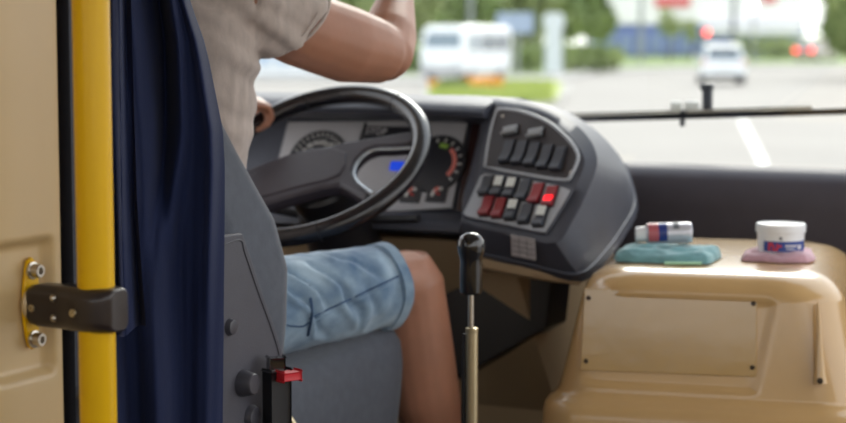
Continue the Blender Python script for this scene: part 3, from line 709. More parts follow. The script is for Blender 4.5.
# pale underside tray below the pod
und = [(462, 250, 3.40), (490, 256, 3.36), (520, 264, 3.31), (550, 271, 3.27), (578, 277, 3.245), (600, 262, 3.38), (612, 250, 3.50), (600, 240, 3.75), (540, 240, 3.80), (470, 236, 3.75)]
ub = [P(*p) - BZ * .006 + BF * .010 for p in und]; uc = sum(ub, Vector()) / len(ub)
def und_drop(p): return BZ * (.030 - .018 * max(0, min(1, (p.x - ub[0].x) / (ub[4].x - ub[0].x))))
link('underside_tray', loft([ub, [p - und_drop(p) * .6 for p in ub], [p + (uc - p) * .04 - und_drop(p) for p in ub], [p + (uc - p) * .25 - und_drop(p) * 1.15 for p in ub]]), 'beige_low', dash, angle=50)['label'] = 'cream tray under the switch pod'
# lower trim, dark recess box
low = [(.200, .566), (.225, .572), (.70, .45), (.70, .20), (.46, .20), (.36, .33)]
link('knee_panel', loft([[B(f, r, z) for f, z in low] for r in (-.55, -.2, .1, .30)]), 'beige_low', dash, angle=30)['label'] = 'beige lower knee panel'
kb = [(440, 296), (500, 270), (553, 270), (547, 328), (440, 388)]
link('recess_box', prism([P(*p, 3.52) for p in kb], BF * .10, .004), 'black', dash)['label'] = 'black box under the dashboard'

# ================================================================== CONSOLE (moulded engine cover)
CYAW = math.radians(15.5)
KR = Vector((math.cos(CYAW), -math.sin(CYAW), 0)); KF = Vector((math.sin(CYAW), math.cos(CYAW), 0))
K0 = P(690, 330, 3.02); K0.z = 0
def K(x, y, z): return K0 + KR * x + KF * y + BZ * z
cons = empty('engine_cover', K(0, .3, 0), 'glossy cream moulded engine cover with a screwed-on panel, right of the gear lever', 'engine cover')
def kring(z, xl, xr, yf, yb, r, n=10):
    hx, hy = (xr - xl) / 2, (yb - yf) / 2; o = rrect(hx, hy, r, n); out = []
    for i, (x, y) in enumerate(o):
        out.append((x, y)); x2, y2 = o[(i + 1) % len(o)]
        if (i + 1) % (n + 1) == 0: out += [(x + (x2 - x) * k / 48, y + (y2 - y) * k / 48) for k in range(1, 48)]
    res = []
    for x, y in out:
        X, Y = (xl + xr) / 2 + x, (yf + yb) / 2 + y
        if y < -hy + .03:               # shallow moulded recess round the access panel
            m_ = sstep(-.192 + (.47 - z) * .12, -.178 + (.47 - z) * .12, X) * (1 - sstep(.122 - (.50 - z) * .2, .140 - (.50 - z) * .2, X)) * sstep(.366, .376, z) * (1 - sstep(.512, .524, z))
            Y += .006 * m_
        res.append(K(X, Y, z))
    return res
def kz(py, d): return P(690, py, d).z
yb = .60
krs = [kring(.002, -.255, .320, -.040, yb, .08), kring(.28, -.255, .320, -.040, yb, .08), kring(.318, -.254, .319, -.039, yb, .08), kring(.334, -.250, .312, -.035, yb, .08), kring(.342, -.243, .300, -.027, yb, .078), kring(.346, -.236, .290, -.019, yb, .075), kring(.352, -.231, .283, -.014, yb, .072)]
for k in range(36):
    t = k / 35; z = .357 + (.520 - .357) * t; krs.append(kring(z, -.229 + .036 * t, .280 - .036 * t, -.011 + .019 * t, yb, .072 + .01 * t))
krs += [kring(.533, -.188, .234, .012, yb, .088), kring(.545, -.180, .222, .020, yb - .005, .088), kring(.555, -.165, .204, .034, yb - .018, .08), kring(.560, -.145, .182, .054, yb - .04, .065), kring(.5615, -.11, .17, .085, yb - .07, .04)]
kb_o = link('body', loft(krs), 'cream', cons, angle=70)
kn = (-KF + BZ * .118).normalized()
def on_k(px, py, off=0.0): return on_plane(px, py, K(0, .0082, .47) + kn * off, (K(0, .002, .47) - K(0, .002, .47) + kn))
# raised frame of the recess and the sheet panel in it
pan = [(585, 288), (757.5, 297), (757, 377), (581, 370)]
ap = link('access_panel', prism([on_k(*p, -.004) for p in pan], kn * .0065, .0015), 'cream_panel', cons)
for p in ((585.5 + 3, 298), (753.5, 303.5), (584 + 2, 361), (752.5, 367.5)):
    link('panel_screw', lathe([(0, 0), (.0042, 0), (.004, .0015), (.0018, .0022), (0, .0022)], on_k(*p, .0025), kn, 14), 'screw_dark', ap)
# fin on the right shoulder
fin_x = .205
fb = [K(fin_x, .012, .52), K(fin_x + .004, -.004, .47), K(fin_x + .006, -.010, .42), K(fin_x + .008, -.012, .392)]
link('moulded_fin', tube(smooth_path(fb, 6), [.002 + .010 * (k / 18) for k in range(19)], 12), 'cream', kb_o)
link('fin_screw', lathe([(0, 0), (.005, 0), (.005, .002), (0, .003)], K(fin_x + .008, -.022, .398), -KF, 12), 'screw_dark', kb_o)

# ---- things lying on the cover
KT = .5625
def crumple(name, cx, cy, hx, hy, h, m, seed, origin_lab):
    bm = bmesh.new(); n = 46; top = []; bot = []
    for j in range(n + 1):
        a = []; b = []
        for i in range(n + 1):
            u, v = 2 * i / n - 1, 2 * j / n - 1
            # rounded-rect mapping with wobble
            wob = 1 + .10 * noise.noise(Vector((u * 1.3 + seed, v * 1.3, seed)))
            x, y = cx + hx * wob * u * (1 - .12 * v * v * u * u), cy + hy * wob * v * (1 - .12 * u * u)
            e = max(abs(u), abs(v)); edge = (1 - e ** 6) ** .5 if e < 1 else 0
            w_ = noise.noise(Vector((u * 2.2 + seed, v * 3.2 - seed, .3))) * .5 + noise.ridged_multi_fractal(Vector((u * 2.0 + .6 * v + seed, v * 3 - .3 * u, seed)), 1.0, 2.2, 3, 1.0, 2.0) * .28
            zt = (h * (.62 + .55 * w_)) * edge
            a.append(K(x, y, KT + .0015 + max(.001, zt))); b.append(K(x, y, KT + .0008))
        top.append(a); bot.append(b)
    fa = grid_faces(bm, top, closed=False); fb_ = grid_faces(bm, bot, closed=False)
    for i in range(n):
        for k in (0, -1):
            bm.faces.new((fa[k][i], fa[k][i + 1], fb_[k][i + 1], fb_[k][i])); bm.faces.new((fa[i][k], fa[i + 1][k], fb_[i + 1][k], fb_[i][k]))
    return link(name, bm, m, None, angle=80)
def kxy(px, py):
    p = on_plane(px, py, Vector((0, 0, KT)), Vector((0, 0, 1))) - K0
    return p.dot(KR), p.dot(KF)
x0, y0 = kxy(606, 265); x1, y1 = kxy(718, 262); xm, ym = kxy(665, 247)
tc_ = crumple('cloth', (x0 + x1) / 2, (y0 + y1) / 2 + .070, (x1 - x0) / 2, .075, .026, 'teal', 3.3, '')
tag(tc_, 'folded teal cloth lying on the left of the cream engine cover', 'cloth')
hem = [K(kxy(x_, 266)[0], kxy(x_, 266)[1] + .006, KT + .004) for x_ in (664, 676, 690, 701)]
tc_hem = link('hem', tube(hem, .0028, 8), 'green_hem', tc_); tc_hem['label'] = 'pale green hem'
u0, v0 = kxy(737, 263); u1, v1 = kxy(813, 262)
pc_ = crumple('cloth', (u0 + u1) / 2, (v0 + v1) / 2 + .062, (u1 - u0) / 2, .066, .017, 'pink', 8.1, '')
tag(pc_, 'crumpled dusty pink cloth under the white tub', 'cloth')
# tub
tc0 = K((u0 + u1) / 2 + .004, (v0 + v1) / 2 + .060, KT + .010)
dT = tc0.y; tub = empty('tub', tc0, 'white plastic tub with a blue label, standing on the pink cloth', 'tub')
sT = dT / FPX; rT = 24.0 * sT
link('body', lathe([(0, 0), (rT * .90, 0), (rT * .94, .002), (rT * .97, .026), (rT * .98, .040), (0, .040)], tc0, BZ, 40), 'tub', tub)
link('lid', lathe([(0, .037), (rT * 1.02, .037), (rT * 1.04, .039), (rT * 1.04, .0495), (rT * 1.0, .0525), (rT * .9, .053), (rT * .86, .0515), (0, .0515)], tc0, BZ, 40), 'tub', tub)
def wrap(r, z0, z1, a0, a1, m, name, par, k=20, bm=None):
    rings = []
    for i in range(k + 1):
        a = math.radians(a0 + (a1 - a0) * i / k); d = Vector((math.cos(a), math.sin(a), 0))
        rings.append([tc0 + d * r + BZ * z0, tc0 + d * (r + .0006) + BZ * z0, tc0 + d * (r + .0006) + BZ * z1, tc0 + d * r + BZ * z1])
    if bm is not None: return loft(rings, bm=bm)
    return link(name, loft(rings), m, par)
lb = wrap(rT * .965, .006, .024, -146, -22, 'tub_blue', 'label', tub); lb['label'] = 'blue label band'
bm = bmesh.new()
for a0, a1, z0, z1 in ((-132, -126, .008, .022), (-126, -120, .016, .0225), (-121, -116, .008, .019), (-116, -110, .008, .012), (-111, -106, .008, .020), (-106, -98, .014, .018)):
    wrap(rT * .965 + .0007, z0, z1, a0, a1, None, '', None, 4, bm)
link('red_lettering', bm, 'tub_red', lb)
bm = bmesh.new()
for a0, a1, z0, z1 in ((-90, -60, .015, .018), (-88, -66, .010, .012), (-56, -44, .010, .018)): wrap(rT * .965 + .0007, z0, z1, a0, a1, None, '', None, 6, bm)
link('pale_lettering', bm, 'sticker', lb)
link('label_dot', wrap(rT * .978, .027, .032, -104, -97, None, '', None, 4, bmesh.new()), 'poledark', tub)
# small can on the teal cloth
ca, cb_ = P(633, 236, 0) if False else K(kxy(640, 244)[0], kxy(640, 244)[1] + .06, KT + .044), None
cA = K((x0 + x1) / 2 - .060, (y0 + y1) / 2 + .082, KT + .040); cB = K((x0 + x1) / 2 + .036, (y0 + y1) / 2 + .105, KT + .044)
ax = (cB - cA).normalized(); Lc = (cB - cA).length; rc = .0185
can = empty('spray_can', (cA + cB) / 2 - BZ * rc, 'small silver can with blue and red print, lying on the teal cloth', 'can')
link('body', lathe([(0, .018), (rc * .8, .018), (rc, .022), (rc, Lc - .006), (rc * .96, Lc - .002), (rc * .9, Lc), (rc * .8, Lc - .003), (0, Lc - .003)], cA, ax, 32), 'can', can)
link('cap', lathe([(0, 0), (rc * .62, 0), (rc * .70, .002), (rc * .76, .018), (rc * .80, .0195), (0, .0195)], cA, ax, 28), 'tub', can)
def can_band(h0, h1, a0, a1, m, nm):
    ref = (BZ - ax * ax.z).normalized(); sd = ax.cross(ref); rings = []
    for i in range(15):
        a = math.radians(a0 + (a1 - a0) * i / 14); d = ref * math.cos(a) + sd * math.sin(a)
        rings.append([cA + d * rc + ax * h0, cA + d * (rc + .0005) + ax * h0, cA + d * (rc + .0005) + ax * h1, cA + d * rc + ax * h1])
    return link(nm, loft(rings), m, can)
can_band(.022, .040, -40, 130, 'can_red', 'red_print'); can_band(.040, .055, -50, 130, 'can_blue', 'blue_print'); can_band(.066, .076, -20, 60, 'poledark', 'dark_print')

# ================================================================== GEAR LEVER
gx = P(471, 280, 2.9); gl_ = empty('gear_lever', Vector((gx.x, gx.y, 0)), 'upright gear lever with a black ball knob between the leg and the cream cover', 'gear lever')
def zpx(py): return P(471, py, 2.9).z
gk = Vector((gx.x, gx.y, 0))
link('knob', lathe([(0, zpx(294)), (.0155, zpx(294)), (.0175, zpx(292)), (.0180, zpx(280)), (.0178, zpx(268)), (.0172, zpx(262)), (.0185, zpx(257)), (.0210, zpx(252)), (.0220, zpx(246)), (.0205, zpx(240)), (.0160, zpx(235.5)), (.0085, zpx(233)), (0, zpx(232.4))], gk, BZ, 32), 'black_gloss', gl_, angle=70)
link('rod', lathe([(0, zpx(340)), (.0046, zpx(340)), (.0046, zpx(290)), (0, zpx(290))], gk, BZ, 20), 'steel', gl_)
link('sleeve', lathe([(0, .06), (.0095, .06), (.0095, zpx(333)), (.0102, zpx(332)), (.0102, zpx(328)), (.007, zpx(327)), (0, zpx(327))], gk + BR * .002, BZ, 24), 'brass', gl_)
link('cable', tube(smooth_path([gk - BR * .010 + BZ * zpx(334), gk - BR * .0125 + BZ * .30, gk - BR * .0125 + BZ * .08], 8), .0042, 10), 'black', gl_)
link('boot', lathe([(0, .001), (.075, .001), (.075, .008), (.055, .02), (.058, .028), (.040, .04), (.042, .05), (.022, .065), (0, .066)], gk, BZ, 32), 'rubber', gl_)
# pedal and mat glimpsed beyond the lever

# ================================================================== WIPER outside the windscreen
wip = empty('windscreen_wiper', P(708, 114, 4.17), 'long black windscreen wiper lying across the lower glass', 'wiper')
def wp_(px, py, off=0.0): 
    n = (BF + BZ * .2).normalized(); p0 = B(1.012 + off, .3, .75); return on_plane(px, py, p0, BF)
def bar(a, b, w, h, m, name, par):
    d = (b - a).normalized(); return link(name, box((a + b) / 2, d, d.cross(BZ).normalized(), BZ, (b - a).length, w, h, .002), m, par)
bar(wp_(566, 119.5), wp_(880, 110.2), .012, .014, 'wiper', 'arm', wip)
bar(wp_(566, 115, .01), wp_(812, 107.5, .01), .005, .008, 'steel', 'blade_spine', wip)
bl = bar(wp_(600, 117.5, -.012), wp_(850, 110.5, -.012), .005, .005, 'rubber', 'rubber_blade', wip)
for a, b in ((671, 682), (685, 698)):
    link('clip', box(wp_((a + b) / 2, 105.5 + (690 - a) * .03, -.01), BR, BF, BZ, (b - a) / FPX * 4.6, .012, .020, .004), 'white', wip)['label'] = 'pale wiper clip'
link('nozzle_post', box(wp_(707.5, 97.5), BR, BF, BZ, .022, .018, .056, .005), 'wiper', wip)
link('nozzle_head', box(wp_(707, 87), BR, BF, BZ, .028, .022, .018, .005), 'wiper', wip)
link('pivot_stub', box(wp_(682.5, 118), BR, BF, BZ, .010, .014, .038, .003), 'wiper', wip)
# the arm reaches the far side pivot
link('pivot', lathe([(0, -.02), (.016, -.02), (.016, .015), (0, .018)], wp_(884, 112), BF, 16), 'wiper', wip)

# ================================================================== DRIVER
S_R = P(252, 8, 2.93); E_R = P(384, 55, 3.13); Wr_R = P(397, -4, 3.28)
HIP = [B(-.46, .095, .506), B(-.46, -.13, .506)]
KN_R = P(410, 281, 3.20); AN_R = P(452, 480, 3.28); AN_R.z = .10
KN_L = B(-.03, -.20, .535); AN_L = B(.02, -.22, .10)
S_L = B(-.44, -.19, .985); E_L = B(-.20, -.33, .80)
ta = math.radians(141); HW = Wl(RR * math.cos(ta), RR * math.sin(ta)); rt_t = (-wa * math.sin(ta) + wb * math.cos(ta)); rad_o = (wa * math.cos(ta) + wb * math.sin(ta))
Wr_L = HW - BF * .070 - BR * .035 + wc * .052
driver = empty('person', B(-.47, 0, .455), 'seated driver in a grey T-shirt and denim shorts, right elbow raised', 'person')
def ell(z, f, r, hf, hr, n=24): return [B(f + hf * math.cos(a), r + hr * math.sin(a), z) for a in [2 * math.pi * k / n for k in range(n)]]
def torso(bm, o, top=True):
    rs = [(.462, -.47, .10, .13), (.49, -.47, .115, .165), (.56, -.475, .118, .172), (.63, -.478, .112, .158), (.70, -.482, .108, .152), (.77, -.485, .108, .155), (.85, -.487, .112, .168), (.93, -.482, .108, .178), (.985, -.475, .092, .172), (1.02, -.468, .075, .13), (1.045, -.46, .060, .085)]
    loft([ell(z, f, -.015, hf + o, hr + o) for z, f, hf, hr in rs], bm=bm)
def limb(bm, pts, rads, seg=18): tube(pts, rads, seg, bm=bm)
def arm_R(bm, o, until=1.0):
    m1 = S_R.lerp(E_R, .35) - BZ * .005; m2 = S_R.lerp(E_R, .70) - BZ * .005
    limb(bm, [S_R - (E_R - S_R) * .12, S_R, m1, m2, E_R - (E_R - S_R) * .12, E_R, E_R + (E_R - S_R) * .06], [.048 + o, .058 + o, .063 + o, .064 + o, .057 + o, .050 + o, .034 + o])
body = bmesh.new()
torso(body, -.004)
limb(body, [B(-.46, -.015, 1.0), B(-.452, -.015, 1.06), B(-.44, -.015, 1.12), B(-.43, -.015, 1.16)], [.070, .058, .056, .056])
# head
hc = B(-.405, -.015, 1.235); hf_ = (BF * .96 - BR * .2).normalized(); hr_x = hf_.cross(BZ).normalized()
def Hd(f, r, z): return hc + hf_ * f + hr_x * r + BZ * z
hd = [(-.115, .0, .030, .030), (-.10, .012, .052, .045), (-.075, .01, .078, .058), (-.04, .002, .092, .068), (0, -.003, .098, .074), (.04, -.006, .100, .077), (.075, -.010, .090, .071), (.10, -.014, .068, .054), (.118, -.018, .034, .028)]
loft([[Hd(f + a_ * math.cos(t), b_ * math.sin(t), z) for t in [2 * math.pi * k / 24 for k in range(24)]] for z, f, a_, b_ in hd], bm=body)
tube([Hd(.09, 0, .02), Hd(.106, 0, -.005), Hd(.115, 0, -.022), Hd(.098, 0, -.034)], [.008, .011, .015, .010], 12, bm=body)   # nose
for s in (1, -1): tube([Hd(-.012, s * .074, .025), Hd(-.020, s * .084, .012), Hd(-.012, s * .083, -.012), Hd(.0, s * .074, -.03)], [.010, .014, .012, .007], 10, bm=body)
tube([Hd(.088, -.022, -.064), Hd(.099, 0, -.062), Hd(.088, .022, -.064)], [.006, .009, .006], 10, bm=body)
# right arm
arm_R(body, 0)
limb(body, [E_R - (Wr_R - E_R) * .14, E_R, E_R.lerp(Wr_R, .3), E_R.lerp(Wr_R, .65), Wr_R, Wr_R + (Wr_R - E_R) * .1], [.038, .050, .050, .040, .030, .028])
el_tip = P(396, 79, 3.115); limb(body, [E_R, E_R.lerp(el_tip, .6), el_tip - (el_tip - E_R) * .16], [.040, .030, .017])
# left arm
limb(body, [S_L, S_L.lerp(E_L, .4), S_L.lerp(E_L, .8), E_L], [.056, .052, .045, .043])
limb(body, [E_L, E_L.lerp(Wr_L, .3), E_L.lerp(Wr_L, .7), Wr_L], [.043, .044, .035, .028])
# legs
for hip, kn_, an in ((HIP[0], KN_R, AN_R), (HIP[1], KN_L, AN_L)):
    limb(body, [hip, hip.lerp(kn_, .35), hip.lerp(kn_, .7), kn_ - (kn_ - hip) * .12, kn_, kn_ + (kn_ - hip).normalized() * .035], [.066, .062, .056, .055, .056, .036])
    d = an - kn_; back = -(kn_ - hip).normalized() * .012
    limb(body, [kn_ - d * .10, kn_, kn_ + d * .15 + back * .4, kn_ + d * .33 + back, kn_ + d * .5 + back, kn_ + d * .75, an, an - BZ * .03], [.040, .059, .061, .064, .061, .045, .033, .034])
# hands: a palm and five unequal bent fingers
def hand(bm, wrist, along, back_n, thumb_side, curl, spread=.1, s=1.0, thumb_dir=None):
    along = along.normalized(); back_n = (back_n - along * back_n.dot(along)).normalized(); side = thumb_side - along * thumb_side.dot(along); side = (side - back_n * side.dot(back_n)).normalized()
    rings = []
    for t, w, th in [(-.012, .024, .019), (.0, .026, .018), (.02, .034, .016), (.05, .042, .0145), (.078, .043, .0125), (.088, .040, .010)]:
        c = wrist + along * t * s
        rings.append([c + side * math.cos(a) * w * s + back_n * math.sin(a) * th * s for a in [2 * math.pi * k / 16 for k in range(16)]])
    loft(rings, bm=bm)
    for k, (off, L_) in enumerate([(.031, .070), (.0105, .079), (-.0105, .074), (-.031, .058)]):
        b0 = wrist + along * .068 * s + side * off * s; d = (along + side * off * spread * 20).normalized(); pts = [b0]; p = b0; ang = 0
        for seg_, fr in enumerate((.30, .42, .32, .26)):
            if seg_ > 0: ang += curl[min(seg_ - 1, 2)]
            dd = d * math.cos(ang) - back_n * math.sin(ang); p = p + dd * L_ * fr * s; pts.append(p)
        tube(pts, [.0095 * s, .0092 * s, .0088 * s, .0082 * s, .0062 * s], 10, bm=bm)
    td = thumb_dir.normalized() if thumb_dir else (along * .7 + side * .75 - back_n * .35).normalized()
    b0 = wrist + along * .018 * s + side * .026 * s; p1 = b0 + td * .038 * s; p2 = p1 + (td + along * .35).normalized() * .030 * s; p3 = p2 + (td * .7 + along * .6 - back_n * .3).normalized() * .024 * s
    tube([b0, p1, p2, p3], [.015 * s, .0115 * s, .0105 * s, .0075 * s], 12, bm=bm)
palm_in = (-BR * .6 - BF * .5).normalized()
hand(body, Wr_R, (Wr_R - E_R).normalized() * .35 + BZ * .8 - BR * .35, -palm_in, -BR + BF * .3, (.5, .6, .5), .05)
# left hand round the rim: knuckles over the top, fingers curl round the far side
hand(body, Wr_L, (HW + wc * .034 - Wr_L), (wc * .9 + BZ * .3), rt_t * 1.0, (.9, 1.0, .8), .03, .95, thumb_dir=(HW - wc * .02 + rt_t * .06 - rad_o * .02 - Wr_L))
bb = remesh(body, .0045, 5)
skin = link('body', bb, 'skin', driver, angle=180)
for s in (1, -1): link('eye', lathe([(0, -.010), (.008, -.006), (.010, 0), (.008, .006), (0, .009)], Hd(.084, s * .030, .012), hf_, 16), 'eye', skin)
hair = bmesh.new()
loft([[Hd(f + a_ * math.cos(t) - (.018 if math.cos(t) > 0.3 and z < .07 else 0) * 1.2, b_ * math.sin(t), z) for t in [2 * math.pi * k / 24 for k in range(24)]] for z, f, a_, b_ in [(-.03, -.045, .058, .060), (0, -.035, .075, .079), (.04, -.028, .084, .083), (.075, -.016, .096, .078), (.103, -.016, .076, .062), (.126, -.018, .038, .032)]], bm=hair)
link('hair', hair, 'hair', driver, angle=70)

# T-shirt
sh = bmesh.new(); torso(sh, .008)
aR = (E_R - S_R).normalized(); _, fS = frames([S_R, E_R]); uS, vS = fS[0]; hemup = (BZ + Vector((.5, 0, 0))).normalized()
def sleeve_ring(t, r, k, n=28):
    c = S_R.lerp(E_R, t); out = []
    for i in range(n):
        d = uS * math.cos(2 * math.pi * i / n) + vS * math.sin(2 * math.pi * i / n); out.append(c + d * r + aR * k * d.dot(hemup))
    return out
loft([sleeve_ring(-.10, .058, 0), sleeve_ring(0, .066, 0), sleeve_ring(.12, .068, .010), sleeve_ring(.20, .070, .024), sleeve_ring(.255, .072, .038)], bm=sh)
limb(sh, [B(-.47, .08, 1.0), S_R], [.06, .064])
limb(sh, [S_L - (E_L - S_L) * .1, S_L, S_L.lerp(E_L, .5), S_L.lerp(E_L, .62)], [.055, .066, .066, .066])
sb = remesh(sh, .0055, 5)
sb.normal_update()
arm_pit = P(259, 46, 2.93)
for v in sb.verts:
    p = v.co
    q_ = Vector((p.x * 3.2, p.y * 3.2, p.z * 9.0 + p.x * 7))
    w_ = noise.ridged_multi_fractal(q_, 1.0, 2.0, 3, 1.0, 2.0) - 1.0
    near = math.exp(-((p - arm_pit).length / .16) ** 2)
    d = .0045 * w_ + .012 * near * noise.noise(Vector((p.x * 9, p.y * 9, p.z * 34 + p.x * 22)))
    d += .0050 * noise.noise(Vector((p.x * 6, p.y * 6, p.z * 15 + p.x * 16)))
    v.co = p + v.normal * d
shirt = link('t_shirt', sb, 'shirt', driver, angle=180)
ra = (E_R - S_R).normalized(); pth, fr_ = frames([S_R.lerp(E_R, .295), S_R.lerp(E_R, .305)])
def ring_at(c, u, v, r, tr, name, m, par, ra_=None):
    return link(name, tube([c + (u * math.cos(t) + v * math.sin(t)) * r for t in [2 * math.pi * k / 40 for k in range(40)]], tr, 8, closed=True), m, par)
link('sleeve_hem', tube(sleeve_ring(.255, .0695, .038, 40), .0030, 8, closed=True), 'shirt', shirt)
link('sleeve_stitch', tube(sleeve_ring(.205, .0715, .028, 40), .0011, 8, closed=True), 'shirt', shirt)
# denim shorts
dn = bmesh.new()
loft([ell(z, f, -.015, hf, hr) for z, f, hf, hr in ((.462, -.47, .112, .145), (.50, -.475, .122, .172), (.57, -.485, .118, .176), (.61, -.488, .112, .165))], bm=dn)
CUFF = .85
for hip, kn_ in ((HIP[0], KN_R), (HIP[1], KN_L)):
    limb(dn, [hip - (kn_ - hip) * .05, hip, hip.lerp(kn_, .3), hip.lerp(kn_, .6), hip.lerp(kn_, .8), hip.lerp(kn_, CUFF)], [.078, .082, .081, .076, .072, .072], 28)
db = remesh(dn, .005, 4); db.normal_update()
ax_r = (KN_R - HIP[0]); Lr = ax_r.length; ax_r = ax_r.normalized()
sideR = BR - ax_r * BR.dot(ax_r); sideR = sideR.normalized(); upR = ax_r.cross(sideR)
if upR.z < 0: upR = -upR
for v in db.verts:
    p = v.co; t = (p - HIP[0]).dot(ax_r) / Lr; rel = p - HIP[0] - ax_r * t * Lr; a = math.atan2(rel.dot(upR), rel.dot(sideR))
    d = 0
    if rel.length < .13 and -.1 < t < 1.05:
        # creases fanning out from the hip fold
        wv = .055 * noise.noise(p * 11) + .03 * noise.noise(p * 23)
        for t0, k, amp, w_, ac, aw in ((.20, .16, .016, .020, .6, 1.5), (.29, .17, .016, .020, .9, 1.1), (.40, .13, .013, .022, .2, 1.0), (.50, .10, .006, .03, -.3, .8), (.60, .20, .005, .03, 1.0, .8), (.72, -.08, .005, .04, .3, 1.2)):
            tt = t - t0 + k * (a - .6) * .9 + wv
            d += amp * (.55 * math.exp(-(tt / w_) ** 2) - .9 * math.exp(-((tt - w_ * 1.6) / (w_ * .8)) ** 2)) * max(0.0, 1 - ((a - ac) / aw) ** 2)
    d += .0022 * noise.noise(p * 22) + .0015 * noise.noise(p * 45)
    v.co = p + v.normal * d
shorts = link('denim_shorts', db, 'denim', driver, angle=180)
pth, fr_ = frames([HIP[0].lerp(KN_R, .86), HIP[0].lerp(KN_R, .88)])
def ell_ring(c, u, v, r0, r1, w, axis, name):
    rings = []
    for t in [2 * math.pi * k / 48 for k in range(48)]:
        d = u * math.cos(t) + v * math.sin(t); wob = .0015 * math.sin(t * 5)
        rings.append([c + d * (r0 + wob) - axis * w / 2, c + d * (r1 + wob) - axis * w * .42, c + d * (r1 + .001 + wob) + axis * w * .42, c + d * (r0 + wob) + axis * w / 2])
    bm = bmesh.new(); vs = [[bm.verts.new(p) for p in r] for r in rings]
    for i in range(48):
        a, b = vs[i], vs[(i + 1) % 48]
        for k in range(4): bm.faces.new((a[k], a[(k + 1) % 4], b[(k + 1) % 4], b[k]))
    return link(name, bm, 'denim', shorts, angle=70)
ell_ring(HIP[0].lerp(KN_R, CUFF - .02), fr_[0][0], fr_[0][1], .066, .0755, .022, ax_r, 'rolled_cuff')
axl = (KN_L - HIP[1]).normalized(); _, frl = frames([HIP[1].lerp(KN_L, .86), HIP[1].lerp(KN_L, .88)])
ell_ring(HIP[1].lerp(KN_L, CUFF - .02), frl[0][0], frl[0][1], .066, .0755, .022, axl, 'rolled_cuff')
# outer seam with stitching along the thigh
from mathutils.bvhtree import BVHTree
dgv = bpy.context.evaluated_depsgraph_get(); dgv.update()
bvh = BVHTree.FromObject(shorts, dgv); sm = shorts.matrix_world.copy()
def on_denim(px, py, off=.001):
    wl = world_loc(shorts); o_, n_, _, _ = bvh.ray_cast(CAM - wl, ray(px, py).normalized())
    return None if o_ is None else o_ + wl + n_ * off
def seam(pxs, r_, name, m, nst=1):
    pts = [p for p in (on_denim(*q) for q in pxs) if p is not None]
    if len(pts) > 2: return link(name, tube(smooth_path(pts, 4), r_, 8), m, shorts)
seam([(310 + 8 * k, 318 - 3.8 * k) for k in range(12)], .0016, 'seam', 'denim_dark')
seam([(311 + 8 * k, 322 - 3.8 * k) for k in range(12)], .0008, 'stitching', 'denim')
seam([(287, 325), (295, 326), (303, 326), (309, 322)], .0014, 'pocket_seam', 'denim_dark')
seam([(309, 285), (311, 300), (312, 315), (308, 335), (303, 352)], .0022, 'seam', 'denim_dark')
# shoes
for an, kn_ in ((AN_R, KN_R), (AN_L, KN_L)):
    fd = (BF * .95 + BR * .2).normalized(); sd = fd.cross(BZ); c = Vector((an.x, an.y, 0))
    rings = [[c + fd * t + sd * w * math.cos(a) + BZ * max(.004, (h / 2 + .004 + h / 2 * math.sin(a))) for a in [2 * math.pi * k / 18 for k in range(18)]] for t, w, h in [(-.075, .018, .05), (-.065, .032, .085), (-.03, .037, .115), (.02, .037, .105), (.07, .043, .075), (.13, .047, .055), (.17, .040, .045), (.19, .02, .03)]]
    link('shoe', loft(rings), 'shoe', driver, angle=60)

# ================================================================== OUTSIDE: vehicles
def local(c, heading):
    """heading: direction of travel; returns L(x right, y forward, z up)"""
    h = Vector((heading[0], heading[1], 0)).normalized(); r = Vector((h.y, -h.x, 0)); c = Vector(c)
    return (lambda x, y, z: c + r * x + h * y + BZ * z), r, h
def wheels(root, L, r, pos, R_=.33, w=.2):
    for x, y in pos:
        o = link('wheel', lathe([(0, -w / 2), (R_ * .9, -w / 2), (R_, -w * .35), (R_, w * .35), (R_ * .9, w / 2), (0, w / 2)], L(x, y, R_), r, 28), 'tyre', root)
        link('hub_cap', lathe([(0, -w / 2 - .012), (R_ * .58, -w / 2 - .012), (R_ * .6, 0), (R_ * .58, w / 2 + .012), (0, w / 2 + .012)], L(x, y, R_), r, 20), 'hub', o)
def lq(L, pts, m, name, par, thick):
    return link(name, prism([L(*p) for p in pts], thick, .01, 1), m, par)
# white car seen from behind
cy = gy(83.5)
ccar = Vector(((727 - CX) / FPX * (cy + 0.3), cy + 2.1, ROAD - .05)); car = empty('car', ccar, 'white hatchback car seen from behind on the pale road', 'car')
L, r_, h_ = local(ccar, (0.10, 1))
def car_body(L, par, m):
    hw = .92
    secs = [(-2.10, .38, .86, .78), (-2.16, .40, .90, .86), (-2.05, .30, 1.0, .90), (-1.2, .24, 1.02, .92), (1.0, .24, .98, .92), (1.9, .28, .84, .88), (2.15, .36, .66, .74)]
    rings = []
    for y, z0, z1, w in secs:
        hz = (z1 - z0) / 2
        rings.append([L(a, y, z0 + hz + b) for a, b in rrect(w, hz, .14, 4)])
    b = link('body', loft(rings), m, par, angle=50)
    cab = [(-2.02, 1.00, .80, .84), (-1.86, 1.30, .76, .82), (-1.62, 1.56, .70, .80), (-1.2, 1.64, .68, .80), (-.2, 1.66, .68, .80), (.35, 1.56, .66, .80), (1.15, .98, .74, .84)]
    rings = [[L(-wb, y, .90), L(-wb * .98, y, min(z, 1.05)), L(-wt, y, z), L(wt, y, z), L(wb * .98, y, min(z, 1.05)), L(wb, y, .90)] for y, z, wt, wb in cab]
    cb = link('cabin', loft(rings), m, par, angle=35)
    return b, cb
b_, cb_ = car_body(L, car, 'carwhite')
gth = (-h_ * .8 + BZ * .45).normalized() * .02
lq(L, [(-.68, -2.015, 1.06), (.68, -2.015, 1.06), (.60, -1.80, 1.40), (-.60, -1.80, 1.40)], 'carglass', 'rear_window', car, gth)
